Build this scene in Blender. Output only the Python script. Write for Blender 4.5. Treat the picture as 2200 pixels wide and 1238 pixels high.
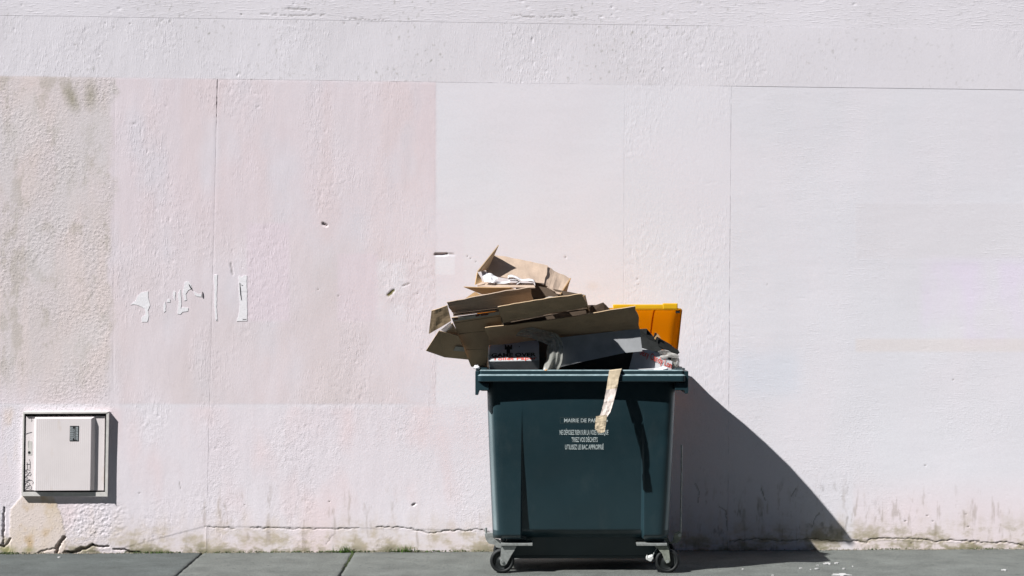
import bpy, bmesh, math, random
import numpy as np
from mathutils import Vector

for o in list(bpy.data.objects):
    bpy.data.objects.remove(o, do_unlink=True)
sc = bpy.context.scene
COL = sc.collection

# ------------------------------------------------------------------ camera
F = 4138.0                 # focal length in pixels of the 2200 px wide photograph
EYE = 1.69
cam = bpy.data.cameras.new('camera')
cam.sensor_width = 36.0
cam.lens = F / 2200.0 * 36.0
cam.clip_start = 0.1
cam.clip_end = 2000
camo = bpy.data.objects.new('camera', cam)
camo.location = (0, 0, EYE)
camo.rotation_euler = (math.pi / 2, 0, 0)
COL.objects.link(camo)
sc.camera = camo
sc.render.resolution_x = 1024
sc.render.resolution_y = 576

# ------------------------------------------------------------------ light
SUN_T = Vector((1.45, 1.0, -1.85)).normalized()      # travel direction of sunlight
elev = math.asin(-SUN_T.z)
world = bpy.data.worlds.new('World')
sc.world = world
world.use_nodes = True
wn = world.node_tree
wn.nodes.clear()
wo = wn.nodes.new('ShaderNodeOutputWorld')
wb = wn.nodes.new('ShaderNodeBackground')
sky = wn.nodes.new('ShaderNodeTexSky')
sky.sky_type = 'NISHITA'
sky.sun_disc = False
sky.sun_elevation = elev
sky.sun_rotation = math.atan2(-SUN_T.x, -SUN_T.y)
sky.air_density = 1.0
sky.dust_density = 0.1
sky.ozone_density = 3.0
wb.inputs['Strength'].default_value = 0.05
wn.links.new(sky.outputs[0], wb.inputs[0])
wn.links.new(wb.outputs[0], wo.inputs[0])
sun = bpy.data.lights.new('sun', 'SUN')
sun.energy = 5.0
sun.angle = math.radians(0.5)
sun.color = (1.0, 0.985, 0.955)
suno = bpy.data.objects.new('sun', sun)
suno.rotation_euler = SUN_T.to_track_quat('-Z', 'Y').to_euler()
suno.location = (-6, -2, 12)
COL.objects.link(suno)
sc.view_settings.view_transform = 'Standard'
sc.view_settings.look = 'None'
sc.view_settings.gamma = 1.0
sc.view_settings.use_curve_mapping = False
sc.view_settings.exposure = 0.57

# ------------------------------------------------------------------ helpers
W0, WK = 12.355, 0.034           # wall plane: y = W0 + WK * x


def P(px, py, Y):
    return Vector(((px - 1100.0) / F * Y, Y, EYE - (py - 619.0) / F * Y))


def PL(px, py, Y):
    return ((px - 1100.0) / F * Y, Y, EYE - (py - 619.0) / F * Y)


def WALL(px, py, h=0.0):
    a = (px - 1100.0) / F
    Y = W0 / (1 - WK * a)
    x, z = a * Y, EYE - (py - 619.0) / F * Y
    return Vector((x + WK * h, Y - h, z))


def srgb(r, g, b):
    def f(c):
        c /= 255.0
        return c / 12.92 if c <= 0.04045 else ((c + 0.055) / 1.055) ** 2.4
    return (f(r), f(g), f(b))


def _hash(ix, iy, seed):
    n = (ix * 374761393 + iy * 668265263 + seed * 974711) & 0xffffffff
    n = ((n ^ (n >> 13)) * 1274126177) & 0xffffffff
    n = ((n ^ (n >> 15)) * 2246822519) & 0xffffffff
    return (n ^ (n >> 16)) & 0xffff


def pn(x, y, seed=0):
    """perlin noise, about -1..1"""
    x = np.asarray(x, float); y = np.asarray(y, float)
    x0 = np.floor(x).astype(np.int64); y0 = np.floor(y).astype(np.int64)
    fx = x - x0; fy = y - y0
    u = fx * fx * fx * (fx * (fx * 6 - 15) + 10)
    v = fy * fy * fy * (fy * (fy * 6 - 15) + 10)

    def g(ix, iy, dx, dy):
        a = _hash(ix, iy, seed) * (2 * math.pi / 65536.0)
        return np.cos(a) * dx + np.sin(a) * dy
    n00 = g(x0, y0, fx, fy); n10 = g(x0 + 1, y0, fx - 1, fy)
    n01 = g(x0, y0 + 1, fx, fy - 1); n11 = g(x0 + 1, y0 + 1, fx - 1, fy - 1)
    return 1.5 * ((n00 * (1 - u) + n10 * u) * (1 - v) + (n01 * (1 - u) + n11 * u) * v)


def fbm(x, y, seed=0, oct=3, gain=0.5):
    s = 0; a = 1.0; f = 1.0
    for i in range(oct):
        s = s + a * pn(x * f, y * f, seed + 17 * i); a *= gain; f *= 2.03
    return s


def ss(a, b, x):
    t = np.clip((np.asarray(x, float) - a) / (b - a), 0, 1)
    return t * t * (3 - 2 * t)


def box_mask(px, py, x0, x1, y0, y1, e=4.0):
    return ss(x0 - e, x0 + e, px) * (1 - ss(x1 - e, x1 + e, px)) * ss(y0 - e, y0 + e, py) * (1 - ss(y1 - e, y1 + e, py))


def mesh_np(name, verts, faces, smooth=True):
    me = bpy.data.meshes.new(name)
    verts = np.asarray(verts, np.float32); faces = np.asarray(faces, np.int32)
    n, k = faces.shape
    me.vertices.add(len(verts)); me.vertices.foreach_set('co', verts.ravel())
    me.loops.add(n * k); me.loops.foreach_set('vertex_index', faces.ravel())
    me.polygons.add(n)
    me.polygons.foreach_set('loop_start', np.arange(0, n * k, k, dtype=np.int32))
    me.polygons.foreach_set('use_smooth', np.full(n, smooth, dtype=bool))
    me.update(calc_edges=True)
    me.validate()
    return me


def link(name, me, mat=None, parent=None):
    o = bpy.data.objects.new(name, me)
    COL.objects.link(o)
    if mat is not None:
        me.materials.append(mat)
    if parent is not None:
        o.parent = parent
        if parent.location.length or parent.rotation_euler.z:
            from mathutils import Matrix
            M = Matrix.LocRotScale(parent.location, parent.rotation_euler, None)
            pp = parent.parent
            while pp is not None:
                M = Matrix.LocRotScale(pp.location, pp.rotation_euler, None) @ M
                pp = pp.parent
            o.matrix_parent_inverse = M.inverted()
    return o


def obj_bm(name, bm, mat, parent=None, smooth=False):
    me = bpy.data.meshes.new(name)
    bmesh.ops.recalc_face_normals(bm, faces=bm.faces)
    bm.to_mesh(me); bm.free()
    if smooth:
        for p in me.polygons:
            p.use_smooth = True
    return link(name, me, mat, parent)


def thing(name, label, cat, loc=(0, 0, 0), group=None):
    o = bpy.data.objects.new(name, None)
    o.empty_display_size = 0.1
    o.location = loc
    COL.objects.link(o)
    tag(o, label, cat, group)
    return o


def tag(o, label, cat, group=None, kind=None):
    if label: o['label'] = label
    if cat: o['category'] = cat
    if group: o['group'] = group
    if kind: o['kind'] = kind
    return o


def add_box(bm, x0, x1, y0, y1, z0, z1, bev=0.0):
    vs = [bm.verts.new((x, y, z)) for x in (x0, x1) for y in (y0, y1) for z in (z0, z1)]
    q = [(0, 1, 3, 2), (4, 6, 7, 5), (0, 4, 5, 1), (2, 3, 7, 6), (0, 2, 6, 4), (1, 5, 7, 3)]
    fs = [bm.faces.new([vs[i] for i in f]) for f in q]
    if bev:
        es = list({e for f in fs for e in f.edges})
        bmesh.ops.bevel(bm, geom=es, offset=bev, segments=2, affect='EDGES', profile=0.6)


def prism(bm, pts, vec):
    """closed prism: polygon pts (3-D) extruded along vec"""
    a = [bm.verts.new(p) for p in pts]
    b = [bm.verts.new(Vector(p) + Vector(vec)) for p in pts]
    n = len(pts)
    bm.faces.new(a); bm.faces.new(b[::-1])
    for i in range(n):
        j = (i + 1) % n
        bm.faces.new((a[i], b[i], b[j], a[j]))


def newell(pts):
    n = Vector((0, 0, 0))
    for i in range(len(pts)):
        a, b = pts[i], pts[(i + 1) % len(pts)]
        n += Vector(((a.y - b.y) * (a.z + b.z), (a.z - b.z) * (a.x + b.x), (a.x - b.x) * (a.y + b.y)))
    return n.normalized()


def card_poly(name, pts, mat, parent=None, th=0.005):
    """flat card with an irregular outline, real thickness (away from the camera)"""
    pts = [Vector(p) for p in pts]
    n = newell(pts)
    if n.y < 0: n = -n
    bm = bmesh.new()
    prism(bm, pts, n * th)
    bmesh.ops.triangulate(bm, faces=[f for f in bm.faces if len(f.verts) > 4])
    return obj_bm(name, bm, mat, parent)


def sheet(name, q, mat, parent=None, th=0.005, bow=0.0, wob=0.0, nu=10, nv=5, seed=1, ragged=0.0):
    """slightly bowed card between four corners TL TR BR BL, closed and thick"""
    q = [np.array(p, float) for p in q]
    n = np.cross(q[1] - q[0], q[3] - q[0]); n /= np.linalg.norm(n)
    if n[1] < 0: n = -n
    u = np.linspace(0, 1, nu + 1); v = np.linspace(0, 1, nv + 1)
    U, V = np.meshgrid(u, v)
    rj = pn(U * 9 + seed, V * 0 + seed * 1.7, seed) * ragged
    rk = pn(V * 7 + seed, U * 0 + seed * 2.3, seed + 3) * ragged
    U2 = np.clip(U + rk * np.sin(np.pi * V) * np.where((U == 0) | (U == 1), 1, 0), -0.1, 1.1)
    V2 = V + rj * np.where((V == 0) | (V == 1), 1, 0)
    pos = (q[0] * ((1 - U2) * (1 - V2))[..., None] + q[1] * (U2 * (1 - V2))[..., None] +
           q[2] * (U2 * V2)[..., None] + q[3] * ((1 - U2) * V2)[..., None])
    d = bow * np.sin(np.pi * U) * (1 - 0.5 * V) + wob * fbm(U * 3 + seed * 3.1, V * 2 + seed, seed, 2)
    pos = pos - n * d[..., None]
    m = (nu + 1) * (nv + 1)
    verts = np.concatenate([pos.reshape(-1, 3), (pos + n * th).reshape(-1, 3)])
    idx = np.arange(m).reshape(nv + 1, nu + 1)
    a = idx[:-1, :-1].ravel(); b = idx[:-1, 1:].ravel(); c = idx[1:, 1:].ravel(); e = idx[1:, :-1].ravel()
    fs = [np.stack([a, b, c, e], 1), np.stack([e, c, b, a], 1) + m]
    ring = np.concatenate([idx[0, :], idx[1:, -1], idx[-1, -2::-1], idx[-2:0:-1, 0]])
    r2 = np.roll(ring, -1)
    fs.append(np.stack([r2, ring, ring + m, r2 + m], 1))
    me = mesh_np(name, verts, np.concatenate(fs), smooth=False)
    bm = bmesh.new(); bm.from_mesh(me)
    bmesh.ops.recalc_face_normals(bm, faces=bm.faces)
    bm.to_mesh(me); bm.free()
    return link(name, me, mat, parent)


def tube(bm, pts, r, seg=8, cap=True):
    pts = [Vector(p) for p in pts]
    rings = []
    for i, p in enumerate(pts):
        t = (pts[min(i + 1, len(pts) - 1)] - pts[max(i - 1, 0)]).normalized()
        up = Vector((0, 0, 1)) if abs(t.z) < 0.9 else Vector((0, 1, 0))
        a = t.cross(up).normalized(); b = t.cross(a).normalized()
        rr = r[i] if isinstance(r, (list, tuple)) else r
        rings.append([bm.verts.new(p + a * rr * math.cos(2 * math.pi * k / seg) + b * rr * math.sin(2 * math.pi * k / seg)) for k in range(seg)])
    for i in range(len(rings) - 1):
        for k in range(seg):
            bm.faces.new((rings[i][k], rings[i][(k + 1) % seg], rings[i + 1][(k + 1) % seg], rings[i + 1][k]))
    if cap:
        bm.faces.new(rings[0][::-1]); bm.faces.new(rings[-1])


def lathe_y(bm, c, prof, seg=36):
    """surface of revolution about an axis parallel to Y through c; prof = [(dy, r)...] closed loop"""
    rings = []
    for dy, r in prof:
        rings.append([bm.verts.new((c[0] + r * math.cos(2 * math.pi * k / seg), c[1] + dy, c[2] + r * math.sin(2 * math.pi * k / seg))) for k in range(seg)])
    m = len(rings)
    for i in range(m):
        j = (i + 1) % m
        for k in range(seg):
            bm.faces.new((rings[i][k], rings[i][(k + 1) % seg], rings[j][(k + 1) % seg], rings[j][k]))


def text_mesh(body, bold=0.0):
    cu = bpy.data.curves.new('t', 'FONT')
    cu.body = body; cu.offset = bold; cu.resolution_u = 3
    o = bpy.data.objects.new('t', cu)
    COL.objects.link(o)
    bpy.context.view_layer.update()
    dg = bpy.context.evaluated_depsgraph_get()
    me = bpy.data.meshes.new_from_object(o.evaluated_get(dg))
    bpy.data.objects.remove(o, do_unlink=True)
    bpy.data.curves.remove(cu)
    return me


def put_text(name, body, mat, parent, fn, bold=0.0, capfit=True):
    """fn(u, v) -> world point; u 0..1 along the line, v 0..1 from baseline to cap height"""
    me = text_mesh(body, bold)
    n = len(me.vertices)
    co = np.empty(n * 3, np.float32); me.vertices.foreach_get('co', co)
    co = co.reshape(-1, 3)
    x0, x1 = co[:, 0].min(), co[:, 0].max()
    cap = 0.72
    for v in me.vertices:
        v.co = fn((v.co.x - x0) / (x1 - x0), v.co.y / cap)
    me.name = name
    me.update()
    return link(name, me, mat, parent)


# ------------------------------------------------------------------ materials
def new_mat(name):
    m = bpy.data.materials.new(name); m.use_nodes = True
    nt = m.node_tree
    return m, nt, nt.nodes['Principled BSDF']


def N(nt, typ, **kw):
    n = nt.nodes.new(typ)
    for k, v in kw.items():
        setattr(n, k, v)
    return n


def noise(nt, scale, detail=3.0, rough=0.55, vec=None, stretch=None):
    tc = N(nt, 'ShaderNodeNewGeometry').outputs['Position'] if vec is None else vec
    if stretch:
        mp = N(nt, 'ShaderNodeMapping'); mp.inputs['Scale'].default_value = stretch
        nt.links.new(tc, mp.inputs['Vector']); tc = mp.outputs[0]
    n = N(nt, 'ShaderNodeTexNoise')
    n.inputs['Scale'].default_value = scale
    n.inputs['Detail'].default_value = detail
    n.inputs['Roughness'].default_value = rough
    nt.links.new(tc, n.inputs['Vector'])
    return n.outputs['Fac']


def ramp(nt, fac, a, b, c0, c1):
    r = N(nt, 'ShaderNodeValToRGB')
    r.color_ramp.elements[0].position = a; r.color_ramp.elements[1].position = b
    r.color_ramp.elements[0].color = (*c0, 1); r.color_ramp.elements[1].color = (*c1, 1)
    nt.links.new(fac, r.inputs['Fac'])
    return r.outputs['Color']


def mixc(nt, typ, fac, a, b):
    m = N(nt, 'ShaderNodeMix', data_type='RGBA', blend_type=typ)
    if isinstance(fac, float): m.inputs['Factor'].default_value = fac
    else: nt.links.new(fac, m.inputs['Factor'])
    for s, v in (('A', a), ('B', b)):
        sk = [i for i in m.inputs if i.name == s and i.type == 'RGBA'][0]
        if isinstance(v, tuple): sk.default_value = (*v, 1)
        else: nt.links.new(v, sk)
    return [o for o in m.outputs if o.type == 'RGBA'][0]


def bump(nt, bs, h, strength, dist, prev=None):
    b = N(nt, 'ShaderNodeBump')
    b.inputs['Strength'].default_value = strength
    b.inputs['Distance'].default_value = dist
    nt.links.new(h, b.inputs['Height'])
    if prev is not None: nt.links.new(prev, b.inputs['Normal'])
    nt.links.new(b.outputs[0], bs.inputs['Normal'])
    return b.outputs[0]


def plain(name, col, rough=0.6, var=0.12, scale=30.0, metal=0.0, bstr=0.0, bscale=200.0, spec=0.5):
    m, nt, bs = new_mat(name)
    f = noise(nt, scale, 4)
    c = ramp(nt, f, 0.3, 0.7, tuple(max(0, v * (1 - var)) for v in col), tuple(min(1, v * (1 + var)) for v in col))
    nt.links.new(c, bs.inputs['Base Color'])
    bs.inputs['Roughness'].default_value = rough
    bs.inputs['Metallic'].default_value = metal
    bs.inputs['Specular IOR Level'].default_value = spec
    if bstr: bump(nt, bs, noise(nt, bscale, 3), bstr, 0.002)
    return m


def wall_material():
    m, nt, bs = new_mat('wall_render')
    at = N(nt, 'ShaderNodeAttribute', attribute_name='paint')
    rl = N(nt, 'ShaderNodeAttribute', attribute_name='relief')
    sep = N(nt, 'ShaderNodeSeparateColor'); nt.links.new(rl.outputs['Color'], sep.inputs[0])
    c = mixc(nt, 'MULTIPLY', 1.0, at.outputs['Color'], ramp(nt, noise(nt, 70, 4, 0.65), 0.28, 0.62, (0.975, 0.972, 0.97), (1.015, 1.015, 1.015)))
    bs.inputs['Roughness'].default_value = 0.92
    bs.inputs['Specular IOR Level'].default_value = 0.15

    def mul(a, b):
        k = N(nt, 'ShaderNodeMath', operation='MULTIPLY')
        for q, v in ((0, a), (1, b)):
            if isinstance(v, float): k.inputs[q].default_value = v
            else: nt.links.new(v, k.inputs[q])
        return k.outputs[0]

    def add(a, b):
        k = N(nt, 'ShaderNodeMath', operation='ADD')
        nt.links.new(a, k.inputs[0]); nt.links.new(b, k.inputs[1])
        return k.outputs[0]
    vs = ramp(nt, noise(nt, 120, 3, 0.6, stretch=(1, 1, 0.22)), 0.53, 0.74, (0, 0, 0), (1, 1, 1))
    hs = ramp(nt, noise(nt, 120, 3, 0.6, stretch=(0.14, 0.14, 1)), 0.53, 0.74, (0, 0, 0), (1, 1, 1))
    gr = ramp(nt, noise(nt, 85, 4, 0.6), 0.50, 0.72, (0, 0, 0), (1, 1, 1))
    fine = noise(nt, 240, 3, 0.6)
    h = add(add(mul(vs, sep.outputs[0]), mul(hs, sep.outputs[2])), add(mul(gr, sep.outputs[1]), mul(fine, 0.16)))
    bump(nt, bs, h, 0.56, 0.0022)
    dv = ramp(nt, noise(nt, 95, 4, 0.7, stretch=(1, 1, 0.3)), 0.60, 0.70, (0, 0, 0), (1, 1, 1))
    dh = ramp(nt, noise(nt, 95, 4, 0.7, stretch=(0.25, 0.25, 1)), 0.60, 0.70, (0, 0, 0), (1, 1, 1))
    dg = ramp(nt, noise(nt, 75, 4, 0.7), 0.57, 0.68, (0, 0, 0), (1, 1, 1))
    dirt = add(add(mul(dv, mul(sep.outputs[0], 0.45)), mul(dh, mul(sep.outputs[2], 0.45))), mul(dg, mul(sep.outputs[1], 0.45)))
    c = mixc(nt, 'MIX', dirt, c, (0.30, 0.275, 0.25))
    nt.links.new(c, bs.inputs['Base Color'])
    return m


M_WALL = wall_material()
M_CORE = plain('wall_core', (0.16, 0.14, 0.12), 0.95, 0.2)


def pavement_mat(name, col, speck=1.0):
    m, nt, bs = new_mat(name)
    a = ramp(nt, noise(nt, 4.5, 5, 0.68), 0.3, 0.7, tuple(v * 0.74 for v in col), tuple(v * 1.22 for v in col))
    b = ramp(nt, noise(nt, 130, 3, 0.7), 0.35, 0.66, (0.55, 0.55, 0.55), (1.45, 1.45, 1.42))
    c = mixc(nt, 'MULTIPLY', 1.0, a, b)
    sp = ramp(nt, noise(nt, 24, 3, 0.6), 0.62, 0.70, (0, 0, 0), (1, 1, 1))
    c = mixc(nt, 'MIX', sp, c, tuple(v * 0.5 for v in col))
    nt.links.new(c, bs.inputs['Base Color'])
    bs.inputs['Roughness'].default_value = 0.85
    bs.inputs['Specular IOR Level'].default_value = 0.3
    b1 = bump(nt, bs, noise(nt, 150, 4, 0.7), 0.9, 0.006)
    bump(nt, bs, noise(nt, 38, 4, 0.65), 0.5, 0.010, b1)
    return m


M_PAVE = pavement_mat('pavement_grey', (0.136, 0.146, 0.139))
M_PAVE2 = pavement_mat('pavement_bluegrey', (0.092, 0.104, 0.103))
M_ROAD = pavement_mat('road_asphalt', (0.05, 0.05, 0.05))
M_DIRT = plain('joint_dirt', (0.035, 0.036, 0.028), 0.95, 0.4, 60)


def bin_mat():
    m, nt, bs = new_mat('bin_plastic')
    col = (0.0150, 0.0365, 0.0460)
    a = ramp(nt, noise(nt, 2.2, 3), 0.3, 0.75, tuple(v * 0.85 for v in col), tuple(v * 1.12 for v in col))
    # dusty scuffs
    d = ramp(nt, noise(nt, 9, 5, 0.65, stretch=(1, 1, 0.35)), 0.56, 0.78, (0, 0, 0), (0.14, 0.14, 0.14))
    c = mixc(nt, 'MIX', d, a, (0.10, 0.115, 0.115))
    wa = N(nt, 'ShaderNodeAttribute', attribute_name='painted_glint')  # pale streak painted on the front corners as the sun's sheen
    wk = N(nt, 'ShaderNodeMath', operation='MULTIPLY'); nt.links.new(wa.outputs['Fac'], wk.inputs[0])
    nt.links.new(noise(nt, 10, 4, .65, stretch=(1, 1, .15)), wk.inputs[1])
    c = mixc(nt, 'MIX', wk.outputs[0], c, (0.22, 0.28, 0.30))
    nt.links.new(c, bs.inputs['Base Color'])
    r = ramp(nt, noise(nt, 14, 3), 0.3, 0.7, (0.30,) * 3, (0.42,) * 3)
    nt.links.new(r, bs.inputs['Roughness'])
    bs.inputs['Specular IOR Level'].default_value = 0.5
    b1 = bump(nt, bs, noise(nt, 420, 2), 0.05, 0.001)
    bump(nt, bs, noise(nt, 6, 2, 0.4), 0.10, 0.01, b1)
    return m


M_BIN = bin_mat()
M_TYRE = plain('rubber', (0.006, 0.008, 0.009), 0.65, 0.25, 40)
M_HUB = plain('wheel_plastic', (0.010, 0.013, 0.014), 0.5, 0.2)
M_STEEL = plain('galvanised_steel', (0.42, 0.44, 0.43), 0.42, 0.25, 45, metal=0.55, bstr=0.15)
M_STEEL_D = plain('dull_steel', (0.24, 0.26, 0.22), 0.55, 0.3, 45, metal=0.3, bstr=0.15)
M_WHITEPRINT = plain('white_print', (0.48, 0.55, 0.56), 0.6, 0.35, 120)
M_PRINTFAINT = plain('worn_print', (0.06, 0.09, 0.095), 0.6, 0.3, 90)
M_BLACK = plain('black_ink', (0.012, 0.013, 0.015), 0.6, 0.2)
M_RED = plain('red_ink', (0.58, 0.06, 0.035), 0.6, 0.12)
M_REDFADE = plain('red_print_faded', (0.20, 0.07, 0.05), 0.7, 0.3, 60)
M_INKGREY = plain('grey_ink', (0.09, 0.09, 0.10), 0.7, 0.3)


def card_mat(name, col, wave_axis='X'):
    m, nt, bs = new_mat(name)
    a = ramp(nt, noise(nt, 7, 4, 0.6), 0.28, 0.72, tuple(v * 0.84 for v in col), tuple(v * 1.1 for v in col))
    f = ramp(nt, noise(nt, 160, 3, 0.7), 0.3, 0.7, (0.93,) * 3, (1.05,) * 3)
    c = mixc(nt, 'MULTIPLY', 1.0, a, f)
    st = ramp(nt, noise(nt, 14, 3, 0.6), 0.64, 0.76, (0, 0, 0), (0.35, 0.35, 0.35))
    c = mixc(nt, 'MIX', st, c, tuple(v * 0.62 for v in col))
    nt.links.new(c, bs.inputs['Base Color'])
    bs.inputs['Roughness'].default_value = 0.85
    bs.inputs['Specular IOR Level'].default_value = 0.2
    b1 = bump(nt, bs, noise(nt, 25, 2, stretch=(1, 1, 4)), 0.18, 0.004)
    bump(nt, bs, noise(nt, 260, 2), 0.12, 0.001, b1)
    return m


M_CARD = card_mat('cardboard', (0.455, 0.35, 0.275))
M_CARD2 = card_mat('cardboard_greyish', (0.50, 0.365, 0.235))
M_CARD3 = card_mat('cardboard_ochre', (0.48, 0.31, 0.16))
M_CARD_SHADE = card_mat('cardboard_shaded', (0.13, 0.095, 0.07))  # shaded copy of the cardboard colour, painting the dark of carton insides
M_WCARD = plain('white_carton', (0.52, 0.53, 0.55), 0.7, 0.07, 12, bstr=0.05)
M_PAPER = plain('white_paper', (0.72, 0.71, 0.74), 0.8, 0.06, 30, bstr=0.1)
M_TAPE = plain('greyish_tape', (0.40, 0.38, 0.33), 0.5, 0.15, 25)
M_TAN = plain('tan_paper_tape', (0.50, 0.41, 0.29), 0.7, 0.22, 28, bstr=0.25, bscale=90)
M_PINKTAPE = plain('pale_tape', (0.62, 0.54, 0.50), 0.7, 0.08, 40, bstr=0.15)
M_BOARD_SHADE = plain('charred_board_and_shade', (0.014, 0.016, 0.016), 0.7, 0.4, 25, bstr=0.3)  # black crate boards, also the painted shade deep in the bin


def translucent_mat(name, col, tcol, mix=0.45, rough=0.45, glossy=True):
    m = bpy.data.materials.new(name); m.use_nodes = True
    nt = m.node_tree
    bs = nt.nodes['Principled BSDF']; out = nt.nodes['Material Output']
    c = ramp(nt, noise(nt, 6, 3), 0.3, 0.7, tuple(v * 0.92 for v in col), tuple(min(1, v * 1.05) for v in col))
    nt.links.new(c, bs.inputs['Base Color'])
    bs.inputs['Roughness'].default_value = rough
    tr = N(nt, 'ShaderNodeBsdfTranslucent'); tr.inputs['Color'].default_value = (*tcol, 1)
    mx = N(nt, 'ShaderNodeMixShader'); mx.inputs[0].default_value = mix
    nt.links.new(bs.outputs[0], mx.inputs[1]); nt.links.new(tr.outputs[0], mx.inputs[2])
    nt.links.new(mx.outputs[0], out.inputs['Surface'])
    return m


M_LID = translucent_mat('yellow_lid_plastic', (0.62, 0.37, 0.012), (0.95, 0.52, 0.012), 0.58, 0.4)
M_LIDH = translucent_mat('yellow_handle_plastic', (0.87, 0.52, 0.016), (0.95, 0.52, 0.012), 0.2, 0.4)


def film_mat(name, col, opac, tmix=0.5):
    m = bpy.data.materials.new(name); m.use_nodes = True
    nt = m.node_tree
    bs = nt.nodes['Principled BSDF']; out = nt.nodes['Material Output']
    bs.inputs['Base Color'].default_value = (*col, 1)
    bs.inputs['Roughness'].default_value = 0.3
    tl = N(nt, 'ShaderNodeBsdfTranslucent'); tl.inputs['Color'].default_value = (*col, 1)
    tp = N(nt, 'ShaderNodeBsdfTransparent')
    m1 = N(nt, 'ShaderNodeMixShader'); m1.inputs[0].default_value = tmix
    m2 = N(nt, 'ShaderNodeMixShader')
    f = ramp(nt, noise(nt, 22, 4, 0.65), 0.3, 0.7, (max(0, opac - 0.2),) * 3, (min(1, opac + 0.2),) * 3)
    nt.links.new(f, m2.inputs[0])
    nt.links.new(bs.outputs[0], m1.inputs[1]); nt.links.new(tl.outputs[0], m1.inputs[2])
    nt.links.new(tp.outputs[0], m2.inputs[1]); nt.links.new(m1.outputs[0], m2.inputs[2])
    nt.links.new(m2.outputs[0], out.inputs['Surface'])
    return m


M_POSTER = plain('poster_paper', (0.83, 0.81, 0.85), 0.8, 0.06, 120, bstr=0.3, bscale=120)
M_FILM = film_mat('clear_film', (0.62, 0.62, 0.58), 0.55)
M_FILM2 = film_mat('milky_film', (0.75, 0.73, 0.70), 0.72)


def cabinet_mat():
    m, nt, bs = new_mat('cabinet_plastic')
    col = (0.76, 0.70, 0.71)
    c = ramp(nt, noise(nt, 5, 4), 0.3, 0.7, tuple(v * 0.95 for v in col), tuple(min(1, v * 1.03) for v in col))
    ru = ramp(nt, noise(nt, 7, 3, 0.6, stretch=(1.6, 1, 0.7)), 0.62, 0.80, (0, 0, 0), (0.45, 0.45, 0.45))
    c = mixc(nt, 'MIX', ru, c, (0.55, 0.40, 0.24))
    nt.links.new(c, bs.inputs['Base Color'])
    bs.inputs['Roughness'].default_value = 0.55
    return m


M_CAB = cabinet_mat()
M_CABF = plain('cabinet_frame_paint', (0.62, 0.60, 0.58), 0.6, 0.12, 25, bstr=0.15)
M_GAP = plain('dark_seal', (0.03, 0.032, 0.03), 0.8, 0.3)
M_GRASS = plain('weed_green', (0.11, 0.22, 0.03), 0.6, 0.45, 60)
M_MOSS = plain('moss', (0.06, 0.085, 0.03), 0.9, 0.5, 80)
M_PEBBLE = plain('grit', (0.24, 0.21, 0.17), 0.9, 0.5, 60)
M_SPLASH = plain('white_paint', (0.46, 0.46, 0.46), 0.7, 0.12, 60)

# ------------------------------------------------------------------ ground
ground = bpy.data.meshes.new('ground')
ground.from_pydata([(-300, -300, -0.15), (300, -300, -0.15), (300, 300, -0.15), (-300, 300, -0.15)], [], [(0, 1, 2, 3)])
tag(link('ground', ground, M_ROAD), 'dark asphalt road surface in front of the pavement', 'road', kind='structure')

bm = bmesh.new()
add_box(bm, -30, 30, 9.4, 13.2, -0.2, -0.030)
sidewalk = obj_bm('sidewalk', bm, M_DIRT)
tag(sidewalk, 'grey asphalt pavement along the foot of the wall', 'pavement', kind='structure')


def slab(x0, x1, mat, seed):
    """pavement slab with uneven surface and slightly crumbled joints"""
    def ax(a, b, fine0, fine1, cs, fs):
        pts = []
        t = a
        while t < b:
            pts.append(t); t += fs if fine0 <= t < fine1 else cs
        pts.append(b)
        return np.array(pts)
    xs = ax(x0, x1, -3.3, 3.5, 0.4, 0.022)
    ys = ax(9.55, 12.9, 11.1, 12.6, 0.25, 0.016)
    X, Y = np.meshgrid(xs, ys)
    jl = 0.006 + 0.004 * pn(Y * 14, Y * 0 + 3.3, seed) + 0.004 * pn(Y * 50, Y * 0, seed + 1)
    jr = 0.006 + 0.004 * pn(Y * 13, Y * 0 + 8.3, seed + 2) + 0.004 * pn(Y * 50, Y * 0, seed + 3)
    wgt_l = np.clip(1 - (X - x0) / 0.03, 0, 1); wgt_r = np.clip(1 - (x1 - X) / 0.03, 0, 1)
    X2 = X + jl * wgt_l - jr * wgt_r
    Z = 0.0022 * fbm(X * 3, Y * 3, seed, 3) + 0.0012 * fbm(X * 22, Y * 22, seed + 5, 2)
    Z = Z - 0.004 * (np.clip(1 - (X - x0) / 0.02, 0, 1) ** 2 + np.clip(1 - (x1 - X) / 0.02, 0, 1) ** 2)
    X2 = np.pad(X2, 1, 'edge'); Y2 = np.pad(Y, 1, 'edge'); Z2 = np.pad(Z, 1, 'edge')
    Z2[0, :] = Z2[-1, :] = -0.06; Z2[:, 0] = Z2[:, -1] = -0.06
    r, c = X2.shape
    v = np.stack([X2, Y2, Z2], -1).reshape(-1, 3)
    i = np.arange(r * c).reshape(r, c)
    f = np.stack([i[:-1, :-1].ravel(), i[:-1, 1:].ravel(), i[1:, 1:].ravel(), i[1:, :-1].ravel()], 1)
    return link('slab', mesh_np('slab', v, f), mat, sidewalk)


slab(-12, -1.976, M_PAVE2, 11)
slab(-1.976, -1.015, M_PAVE, 23)
slab(-1.012, 12, M_PAVE, 37)
bm = bmesh.new()
for i in range(24):
    add_box(bm, -12 + i, -12 + i + 0.992, 9.40, 9.545, -0.145, 0.004, 0.012)
obj_bm('kerb', bm, plain('kerb_granite', (0.22, 0.21, 0.2), 0.8, 0.3, 90), sidewalk)

# ------------------------------------------------------------------ wall
wall = thing('building_wall', 'tall weathered white and pink rendered street wall with cracks at its foot', 'wall', (0, W0, 0))


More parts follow.
